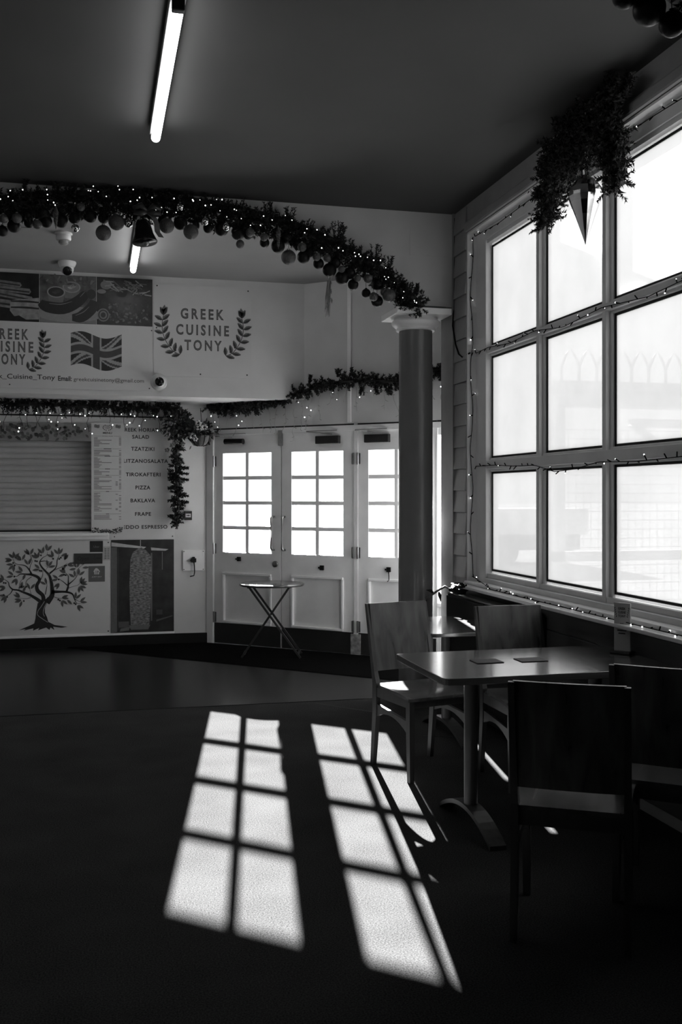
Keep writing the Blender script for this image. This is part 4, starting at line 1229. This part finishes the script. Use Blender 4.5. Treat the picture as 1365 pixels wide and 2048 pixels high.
for c in ((.96, 9.84, 2.05),):
    m = MB(); flower(m, c, .026, rnd); m.build('flower', M_PETAL, b1, smooth=True)
b2, rnd = basket((.80, 9.94, 2.13), 'leafy dark cluster of silk flowers above the hanging garland', 0, 62, 420)
for c in ((.74, 9.86, 1.99), (.78, 9.85, 2.02), (.69, 9.88, 1.94), (.84, 9.86, 2.0), (.72, 9.85, 2.2)):
    m = MB(); flower(m, c, .026, rnd); m.build('flower', mat('greyish_petals', .12, .6, .3, 20), b2, smooth=True)

# ------------------------------------------------------------------ window decorations
def swag_extra(m, rnd):
    for k in range(520):
        y = rnd.uniform(4.32, 5.06); t = (y - 4.32) / .74
        z = 3.33 + rnd.gauss(0, .07) - .05 * (2 * t - 1) ** 2
        fir(m, (2.44 + rnd.uniform(-.05, .05), y, z), (rnd.uniform(-1, .4), rnd.gauss(0, 1), rnd.gauss(0, 1)), rnd.uniform(.05, .1), rnd, 16, .026, .003)
    for k in range(80):
        fir(m, (2.45 + rnd.uniform(-.03, .03), 5.12 + rnd.gauss(0, .03), rnd.uniform(3.0, 3.3)), (rnd.uniform(-1, .3), rnd.gauss(0, 1), -.6), .06, rnd, 14, .024, .003)
        fir(m, (2.45 + rnd.uniform(-.03, .03), 4.36 + rnd.gauss(0, .03), rnd.uniform(2.98, 3.3)), (rnd.uniform(-1, .3), rnd.gauss(0, 1), -.6), .06, rnd, 14, .024, .003)
    for k in range(60):
        fir(m, (2.44, 4.32 + rnd.gauss(0, .05), 3.42 + rnd.gauss(0, .03)), (rnd.uniform(-1, .3), rnd.gauss(-.3, 1), .6), .08, rnd, 16, .026, .003)
garland('window_swag', 'bushy black fir swag fixed over the top of the hazed window', [(2.46, 5.13, 3.02), (2.46, 5.08, 3.25), (2.45, 4.9, 3.36), (2.45, 4.6, 3.36), (2.45, 4.4, 3.3), (2.46, 4.36, 3.0)], .06, 420, 41, extra=swag_extra, core=.03)
dr = thing('drop_ornament', 'big mirror-silver faceted drop ornament hanging before the window', 'ornament', (2.42, 4.607, 2.77))
MB().lathe([(.001, 0), (.026, .075), (.052, .15), (.077, .215), (.087, .245), (.087, .262), (.077, .29), (.052, .325), (.024, .345), (.01, .36)], (2.42, 4.607, 2.769), 14).build('faceted_body', mat('drop_silver', .8, .1, .03, 10, metal=1), dr)
MB().lathe([(.016, .355), (.018, .378), (.008, .384)], (2.42, 4.607, 2.769), 12).build('cap', M_CAP, dr)
MB().tube([(2.42, 4.607, 3.15), (2.43, 4.607, 3.36)], .002, 5).build('hanger', M_WIRE, dr)

lights('jamb_fairy_lights', 'fairy light string running down the far window reveal', [(2.565, 6.528, 3.3)] + [(2.555 + .012 * sin(k * 1.7), 6.526, 3.3 - .147 * k) for k in range(1, 17)], 18, .004, 71, nrm=(-.2, -1, 0), mix=.55, stalk=.028)
lights('head_fairy_lights', 'fairy light string along the top edge of the window', [(2.57, 6.5, 3.30), (2.575, 6.1, 3.285), (2.575, 5.6, 3.30), (2.575, 5.1, 3.28), (2.575, 4.3, 3.30), (2.575, 3.8, 3.285), (2.575, 3.1, 3.3)], 34, .006, 72, nrm=(-1, 0, 0), mix=.5, bulb=.0055)
lights('upper_transom_lights', 'fairy light string drooping along the upper window transom', [(2.585, 6.52, 2.49), (2.588, 6.3, 2.5), (2.588, 5.95, 2.475), (2.588, 5.57, 2.495), (2.588, 5.2, 2.455), (2.588, 4.75, 2.485), (2.588, 4.3, 2.455), (2.588, 3.9, 2.48), (2.588, 3.2, 2.46)], 40, .006, 73, nrm=(-1, 0, 0), mix=.3, bulb=.0055)
lights('lower_transom_lights', 'fairy light string drooping along the lower window transom', [(2.585, 6.52, 1.70), (2.588, 6.2, 1.70), (2.588, 5.9, 1.685), (2.588, 5.57, 1.68), (2.588, 5.3, 1.635), (2.588, 5.05, 1.645), (2.588, 4.78, 1.675), (2.588, 4.4, 1.665), (2.588, 4.0, 1.675), (2.588, 3.2, 1.66)], 40, .006, 74, nrm=(-1, 0, 0), mix=.22, bulb=.0055)
lights('sill_fairy_lights', 'fairy light string lying along the window sill board', [(2.56, 6.5, .93), (2.53, 6.3, .915), (2.48, 6.0, .892), (2.47, 5.5, .89), (2.475, 5.0, .89), (2.47, 4.5, .89), (2.47, 4.0, .89), (2.475, 3.2, .89)], 46, .008, 75, nrm=(-.4, 0, 1), mix=.6, bulb=.0065, stalk=.016)
cb = thing('wall_cable', 'thin black cable down the wall corner, looping to the window', 'cable', (2.5, 6.79, 2.4))
MB().tube([(2.522, 6.785, 3.5), (2.522, 6.785, 3.2), (2.518, 6.785, 2.84), (2.505, 6.77, 2.72), (2.508, 6.72, 2.58), (2.51, 6.66, 2.5), (2.515, 6.6, 2.47), (2.54, 6.52, 2.49)], .006, 6).build('cable_run', M_WIRE, cb, smooth=True)

# heater below the far end of the window
ht = thing('convector_heater', 'dark slatted convector heater under the far end of the window', 'heater', (2.40, 5.95, 0))
MB().box((2.40, 5.25, .06), (2.515, 6.62, .80)).build('casing', M_BLACK, ht, bevel=.008)
for k in range(7):
    xx = 2.402 + k * .0155
    MB().hexa([(xx, 5.27, .815), (xx + .011, 5.27, .803), (xx + .011, 6.6, .803), (xx, 6.6, .815), (xx, 5.27, .821), (xx + .011, 5.27, .809), (xx + .011, 6.6, .809), (xx, 6.6, .821)]).build('slat', M_DULLMETAL if k < 6 else M_KICK, ht)
for yy in (5.3, 5.95, 6.58):
    MB().box((2.402, yy - .012, .799), (2.512, yy + .012, .806)).build('slat_support', M_KICK, ht)
cc = thing('cable_coil', 'tangled black cable coil lying on the heater by the window', 'cable', (2.42, 6.42, .825))
rr = random.Random(14); pts = []
for k in range(90):
    t = k * .36
    pts.append((2.43 + cos(t) * (.05 + .02 * sin(k * .7)), 6.43 + sin(t) * (.07 + .03 * cos(k * .5)), .84 + .035 * abs(sin(k * .37)) + .02 * rr.random()))
MB().tube(pts, .006, 6).build('coil', M_WIRE, cc, smooth=True)
MB().box((2.39, 6.36, .822), (2.45, 6.47, .86)).build('plug_block', M_BLACK, cc, bevel=.006)
br = thing('metal_bracket', 'bent metal rod bracket sticking out beside the sidelight', 'bracket', (2.42, 6.62, .82))
MB().tube([(2.44, 6.62, .83), (2.40, 6.64, .855), (2.345, 6.66, .82), (2.27, 6.68, .765)], .008, 8).build('rod', mat('rod_grey', .1, .5), br, smooth=True)
m = MB()
for q in ((2.33, 6.67, .80, -.06, .03), (2.36, 6.66, .815, .015, -.07)):
    x, y, z, ax, az = q
    m.tube([(x, y, z), (x + ax * .5, y, z + az * .5 + .012), (x + ax, y, z + az)], [.006, .013, .002], 6)
m.build('jaw', M_BLACK, br, smooth=True)
MB().tube([(2.28, 6.68, .77), (2.262, 6.68, .72), (2.24, 6.68, .66), (2.20, 6.68, .60)], .004, 6).build('hanging_wire', M_WIRE, br, smooth=True)
MB().tube([(2.44, 6.62, .823), (2.44, 6.62, .845)], .02, 10).build('foot', M_BLACK, br)

# ------------------------------------------------------------------ furniture
def make_chair(label):
    o = thing('dining_chair', label, 'chair', (0, 0, 0), 0, 'wooden dining chairs')
    hw, hd = .185, .195
    # seat, dished plywood
    m = MB(); nx, ny = 8, 8
    top, bot = [], []
    for j in range(ny + 1):
        for i in range(nx + 1):
            u, v = i / nx * 2 - 1, j / ny * 2 - 1
            x = u * (.198 + .012 * v); y = v * .205
            z = .452 - .010 * (1 - u * u) * (1 - v * v) - (.012 * max(0, v - .6) / .4)
            top.append((x, y, z)); bot.append((x, y, z - .016))
    n1 = nx + 1
    fs = [(j * n1 + i, j * n1 + i + 1, (j + 1) * n1 + i + 1, (j + 1) * n1 + i) for j in range(ny) for i in range(nx)]
    K = len(top)
    fb = [tuple(K + q for q in reversed(t)) for t in fs]
    ring = [i for i in range(n1)] + [j * n1 + nx for j in range(1, ny + 1)] + [ny * n1 + i for i in range(nx - 1, -1, -1)] + [j * n1 for j in range(ny - 1, 0, -1)]
    side = [(ring[k], K + ring[k], K + ring[(k + 1) % len(ring)], ring[(k + 1) % len(ring)]) for k in range(len(ring))]
    m.add(top + bot, fs + fb + side)
    m.build('seat', wood('seat_ply', .10, .2, 'y', .4, coat=.3), o, local=True, smooth=.7)
    # back panel, slightly curved, leaning back
    m = MB(); nx, nz = 8, 6
    def bp(u, t, off):
        z = .52 + .368 * t
        y = -hd - .012 - .085 * (.12 + t * .88) - .012 * (1 - u * u) * .8 + off
        return (u * (hw - .004), y, z)
    A = [bp(i / nx * 2 - 1, j / nz, .009) for j in range(nz + 1) for i in range(nx + 1)]
    B = [bp(i / nx * 2 - 1, j / nz, -.009) for j in range(nz + 1) for i in range(nx + 1)]
    n1 = nx + 1; K = len(A)
    fs = [(j * n1 + i, (j + 1) * n1 + i, (j + 1) * n1 + i + 1, j * n1 + i + 1) for j in range(nz) for i in range(nx)]
    fb = [tuple(K + q for q in reversed(t)) for t in fs]
    ring = [i for i in range(n1)] + [j * n1 + nx for j in range(1, nz + 1)] + [nz * n1 + i for i in range(nx - 1, -1, -1)] + [j * n1 for j in range(nz - 1, 0, -1)]
    side = [(ring[k], ring[(k + 1) % len(ring)], K + ring[(k + 1) % len(ring)], K + ring[k]) for k in range(len(ring))]
    m.add(A + B, fs + fb + side)
    m.build('backrest', M_WOODV, o, local=True, smooth=.7)
    def leg(prof, name='leg'):
        m = MB()
        for i in range(len(prof) - 1):
            (x, y, z, w, t), (x2, y2, z2, w2, t2) = prof[i], prof[i + 1]
            m.hexa([(x - w / 2, y - t / 2, z), (x + w / 2, y - t / 2, z), (x + w / 2, y + t / 2, z), (x - w / 2, y + t / 2, z),
                    (x2 - w2 / 2, y2 - t2 / 2, z2), (x2 + w2 / 2, y2 - t2 / 2, z2), (x2 + w2 / 2, y2 + t2 / 2, z2), (x2 - w2 / 2, y2 + t2 / 2, z2)])
        m.build('leg', M_WOODL, o, local=True)
    for s in (-1, 1):
        leg([(s * hw, -hd - .035, 0, .022, .032), (s * hw, -hd, .30, .026, .045), (s * hw, -hd, .46, .026, .045), (s * hw, -hd - .02, .52, .024, .034), (s * hw, -hd - .108, .886, .02, .024)])
        leg([(s * hw, hd - .01, 0, .026, .03), (s * hw, hd - .015, .30, .03, .04), (s * hw, hd - .015, .437, .03, .04)])
        # arched side stretcher
        m = MB(); n = 8
        for i in range(n):
            t0, t1 = i / n, (i + 1) / n
            f0 = lambda t: (-hd + .02 + t * (2 * hd - .05))
            zt = lambda t: .345 - .03 * t
            zb = lambda t: zt(t) - .022 - .045 * (2 * t - 1) ** 2
            m.hexa([(s * hw - .009, f0(t0), zb(t0)), (s * hw + .009, f0(t0), zb(t0)), (s * hw + .009, f0(t1), zb(t1)), (s * hw - .009, f0(t1), zb(t1)),
                    (s * hw - .009, f0(t0), zt(t0)), (s * hw + .009, f0(t0), zt(t0)), (s * hw + .009, f0(t1), zt(t1)), (s * hw - .009, f0(t1), zt(t1))])
        m.build('side_stretcher', M_WOODL, o, local=True)
        MB().box((s * hw - .009, -hd + .02, .385), (s * hw + .009, hd - .03, .436)).build('seat_rail', M_WOODL, o, local=True)
    MB().box((-hw, hd - .03, .385), (hw, hd - .012, .432)).build('seat_rail', M_WOODL, o, local=True)
    MB().box((-hw, -hd - .01, .385), (hw, -hd + .008, .436)).build('seat_rail', M_WOODL, o, local=True)
    return o
chairs = [((1.74, 5.166), -167.8, 'dining chair at the far side of the table, nearest the sunlit floor'),
          ((2.222, 4.835), 180.0, 'dining chair at the far side of the table, next to the window wall'),
          ((1.645, 3.215), -30.5, 'dining chair on the near side of the table, its dark back turned to the viewer'),
          ((2.155, 3.375), -40.0, 'dining chair on the near side of the table, cut by the right picture edge')]
ch0 = make_chair(chairs[0][2])
for i, ((x, y), a, lab) in enumerate(chairs):
    c = ch0 if i == 0 else copy_tree(ch0)
    c.location = (x, y, 0); c.rotation_euler = (0, 0, radians(a)); c['label'] = lab

def dining_table(label, x0, x1, y0, y1, h, legs, th=.03, group='wooden cafe tables'):
    o = thing('dining_table', label, 'table', ((x0 + x1) / 2, (y0 + y1) / 2, 0), 0, group)
    r = .03; poly = []
    for cx, cy, a0 in ((x1 - r, y1 - r, 0), (x0 + r, y1 - r, 90), (x0 + r, y0 + r, 180), (x1 - r, y0 + r, 270)):
        for k in range(5):
            t = radians(a0 + k * 22.5); poly.append((cx + r * cos(t), cy + r * sin(t)))
    MB().prism(poly, h - th, h).build('tabletop', M_WOODX, o, bevel=.003)
    yc = (y0 + y1) / 2
    for lx in legs:
        pd_ = MB().lathe([(.031, .095), (.031, h - th - .012), (.075, h - th - .01), (.075, h - th)], (lx, yc, 0), 24).build('pedestal', mat('table_post', .09, .28, .15, 6, metal=.0), o, smooth=.8)
        m = MB(); n = 14; hl = (y1 - y0) / 2 - .03; w = .037
        for i in range(n):
            t0, t1 = i / n * 2 - 1, (i + 1) / n * 2 - 1
            zt = lambda t: .02 + .085 * (1 - t * t)
            P0, P1 = yc + t0 * hl, yc + t1 * hl
            m.hexa([(lx - w, P0, zt(t0) - .02), (lx + w, P0, zt(t0) - .02), (lx + w, P1, zt(t1) - .02), (lx - w, P1, zt(t1) - .02), (lx - w, P0, zt(t0)), (lx + w, P0, zt(t0)), (lx + w, P1, zt(t1)), (lx - w, P1, zt(t1))])
        m.build('arched_foot', M_WOODL, pd_, smooth=.6)
    MB().box((x0 + .12, yc - .02, h - th - .03), (x1 - .08, yc + .02, h - th)).build('under_rail', M_KICK, o)
    return o
dining_table('long polished cafe table against the window wall, menu stand on it', 1.400, 2.505, 3.885, 4.575, .74, (1.652, 2.27))
dining_table('low cafe table near the column, its bare top bright with daylight', 1.90, 2.385, 5.50, 6.30, .69, (2.14,), .022)
for k, (a, lab) in enumerate((((1.672, 4.20), 'dark square coaster on the cafe table, nearer the table end'), ((1.885, 4.19), 'dark square coaster on the cafe table, nearer the window'))):
    x, y = a
    o = MB().prism([(x, y), (x + .13, y), (x + .13, y + .10), (x, y + .10)], .7405, .7435).build('coaster', mat('dark_coaster', .018, .5, .2, 40), None, bevel=.001)
    tag(o, lab, 'coaster', 'coasters on the cafe table')

# menu stand on the table (thin acrylic)
MS = plane(2.435, 4.345, .62, -.785, -.785, -.62)
ms = thing('table_menu_stand', 'slim upright menu card stand at the window end of the cafe table', 'menu stand', MS(.04, .74, 0))
cd_ = MB().fbox(MS, 0, .078, .752, .98, -.004, .004).build('card', mat('menu_card', .5, .3, .05, 6), ms)
MB().fbox(MS, -.012, .09, .741, .754, -.035, .035).build('foot', mat('acrylic_foot', .07, .15), ms, bevel=.004)
MB().fbox(MS, -.002, .08, .978, .982, -.005, .005).fbox(MS, .078, .081, .752, .982, -.005, .005).build('acrylic_edge', mat('acrylic_edge', .5, .2), ms)
P = Print(MS, .0046)
for t, z in (('GREEK', .955), ('CUISINE', .937), ('TONY', .919)):
    P.text(t, .02, .058, z - .006, z + .006, .015, bold=.03)
for sd in (-1, 1):
    for k in range(5):
        P.ell(.039 + sd * (.027 + .002 * k), .917 + k * .01, .002, .005, .03, rot=sd * .4, n=8)
for z, a, b in ((.882, .03, .048), (.864, .012, .066), (.85, .016, .062), (.836, .022, .056)):
    P.rect(a, b, z - .003, z + .003, .03)
P.build('lettering', cd_)

# folding bistro table
bx, by = 1.592, 9.10
bt = thing('bistro_table', 'round folding bistro table with crossed legs in front of the doors', 'table', (bx, by, 0))
MB().lathe([(.285, .662), (.298, .664), (.302, .674), (.300, .682), (.292, .685), (.001, .685)], (bx, by, 0), 56).build('tabletop', mat('dark_table_laminate', .06, .16, .06, 5), bt, smooth=.6)
V = Vector((cos(radians(-14)), sin(radians(-14)), 0)); U = Vector((-V.y, V.x, 0))
def bpnt(a, b, z): return Vector((bx, by, z)) + V * a + U * b
M_BLEG = mat('black_table_legs', .022, .35, .1, 10)
for b in (-.13, .13):
    MB().bar(bpnt(-.20, b, .66), bpnt(.27, b, .012), .028, .018).build('leg', M_BLEG, bt)
for b in (-.10, .10):
    MB().bar(bpnt(.17, b, .66), bpnt(-.27, b, .012), .028, .018).build('leg', M_BLEG, bt)
MB().bar(bpnt(.25, -.13, .04), bpnt(.25, .13, .04), .018, .012).build('stretcher', M_BLEG, bt)
MB().bar(bpnt(-.25, -.10, .04), bpnt(-.25, .10, .04), .018, .012).build('stretcher', M_BLEG, bt)
MB().bar(bpnt(-.2, -.15, .656), bpnt(-.2, .15, .656), .03, .014).bar(bpnt(.17, -.13, .656), bpnt(.17, .13, .656), .03, .014).build('top_rail', M_BLEG, bt)

# ------------------------------------------------------------------ outside
struct(MB().box((-60, 10.62, -.2), (90, 160, -.02)).box((3.6, -30, -.2), (90, 10.62, -.02)).build('floor_promenade', mat('pale_paving', .24, .9, .06, .6, spec=0.0)))
sf = thing('seafront_shelter', 'pale shelter frame with pointed cresting and mesh, seen through the hazed glass', 'shelter', (7.4, 11.0, 0))
M_OUT = mat('shelter_grey', .25, .6, .1, 3)
x0, x1, yy = 5.36, 10.2, 11.0
MB().box((x0, yy - .15, 2.57), (x1, yy + .15, 2.72)).build('beam', M_OUT, sf); MB().box((x0, yy - .12, 2.725), (x1, yy + .12, 2.87)).build('beam', M_OUT, sf)
MB().box((6.4, yy - .08, 2.33), (x1, yy + .08, 2.43)).build('rail', M_OUT, sf); MB().box((x0, yy - .06, .70), (x1, yy + .06, .82)).build('rail', M_OUT, sf)
for xx in (x0 + .06, 7.7, x1 - .06):
    MB().box((xx - .06, yy - .06, -.02), (xx + .06, yy + .06, 2.57)).build('post', M_OUT, sf)
MB().bar((6.4, yy, 2.38), (7.0, yy, 1.95), .08, .08).build('brace', M_OUT, sf)
k = 0; xx = x0 + .1
while xx < x1 - .25:
    MB().tube([(xx, yy, 2.87), (xx, yy, 3.06), (xx + .06, yy, 3.19), (xx + .115, yy, 3.27), (xx + .17, yy, 3.19), (xx + .23, yy, 3.06), (xx + .23, yy, 2.87)], .017, 6).build('crest_arch', M_OUT, sf)
    xx += .235
m = MB()
for i in range(46):
    q = x0 + .1 + i * .1
    m.tube([(q, yy + .02, .2), (q, yy + .02, 2.3)], .0045, 4)
for i in range(20):
    m.tube([(x0 + .1, yy + .02, .2 + i * .11), (x1 - .1, yy + .02, .2 + i * .11)], .0045, 4)
m.build('wire_mesh', M_OUT, sf, kind='stuff')
bn = thing('seafront_bench', 'dark blurred bench shape behind the lowest hazed pane', 'bench', (8.0, 9.6, 0))
MB().box((6.9, 9.5, .34), (9.2, 9.95, .40)).build('seat', mat('bench_dark', .06, .6), bn)
MB().box((6.9, 9.95, .45), (9.2, 10.0, .85)).build('backrest', mat('bench_dark', .06, .6), bn)
for xx in (7.05, 8.05, 9.05):
    MB().box((xx - .05, 9.55, -.02), (xx + .05, 9.95, .34)).build('leg', mat('bench_dark', .06, .6), bn)
va = thing('parked_trailer', 'pale trailer with a dark wheeled underside, glimpsed through the sidelight', 'trailer', (8.5, 20.5, 0))
MB().box((6.75, 20, .62), (10.6, 22, 1.2)).build('body', mat('pale_trailer', .5, .5), va, bevel=.05)
MB().box((6.9, 20.05, .3), (10.4, 21.9, .62)).build('chassis', mat('dark_chassis', .04, .6, .3), va)
for xx in (7.12, 8.6, 9.9):
    MB().lathe([(.12, -.12), (.27, -.12), (.29, -.06), (.29, .06), (.27, .12), (.12, .12)], (xx, 20.02, .27), 24, axis=(0, 1, 0)).build('wheel', mat('dark_tyre', .03, .7), va, smooth=.8)
for r_ in range(3):
    for c in range(6):
        MB().box((6.85 + c * .16, 19.99, .72 + r_ * .15), (6.93 + c * .16, 20.005, .76 + r_ * .15)).build('vent', mat('vent_grey', .2, .6), va)
lp = thing('lamp_post', 'distant ornate grey lamp post seen through the sidelight', 'lamp post', (10.72, 30.0, 0))
MB().lathe([(.16, -.02), (.16, .3), (.12, .45), (.1, 1.5), (.085, 1.6), (.05, 1.65), (.045, 3.2), (.03, 3.3)], (10.72, 30, 0), 16).build('post', mat('post_grey', .22, .6), lp, smooth=.8)
MB().lathe([(.03, 3.25), (.12, 3.4), (.14, 3.65), (.03, 3.8)], (10.72, 30, 0), 12).build('lantern', mat('lantern_grey', .3, .4), lp)
MB().tube([(10.5, 30, 3.2), (10.72, 30, 3.1), (10.94, 30, 3.2)], .02, 6).build('cross_arm', mat('post_grey', .22, .6), lp)
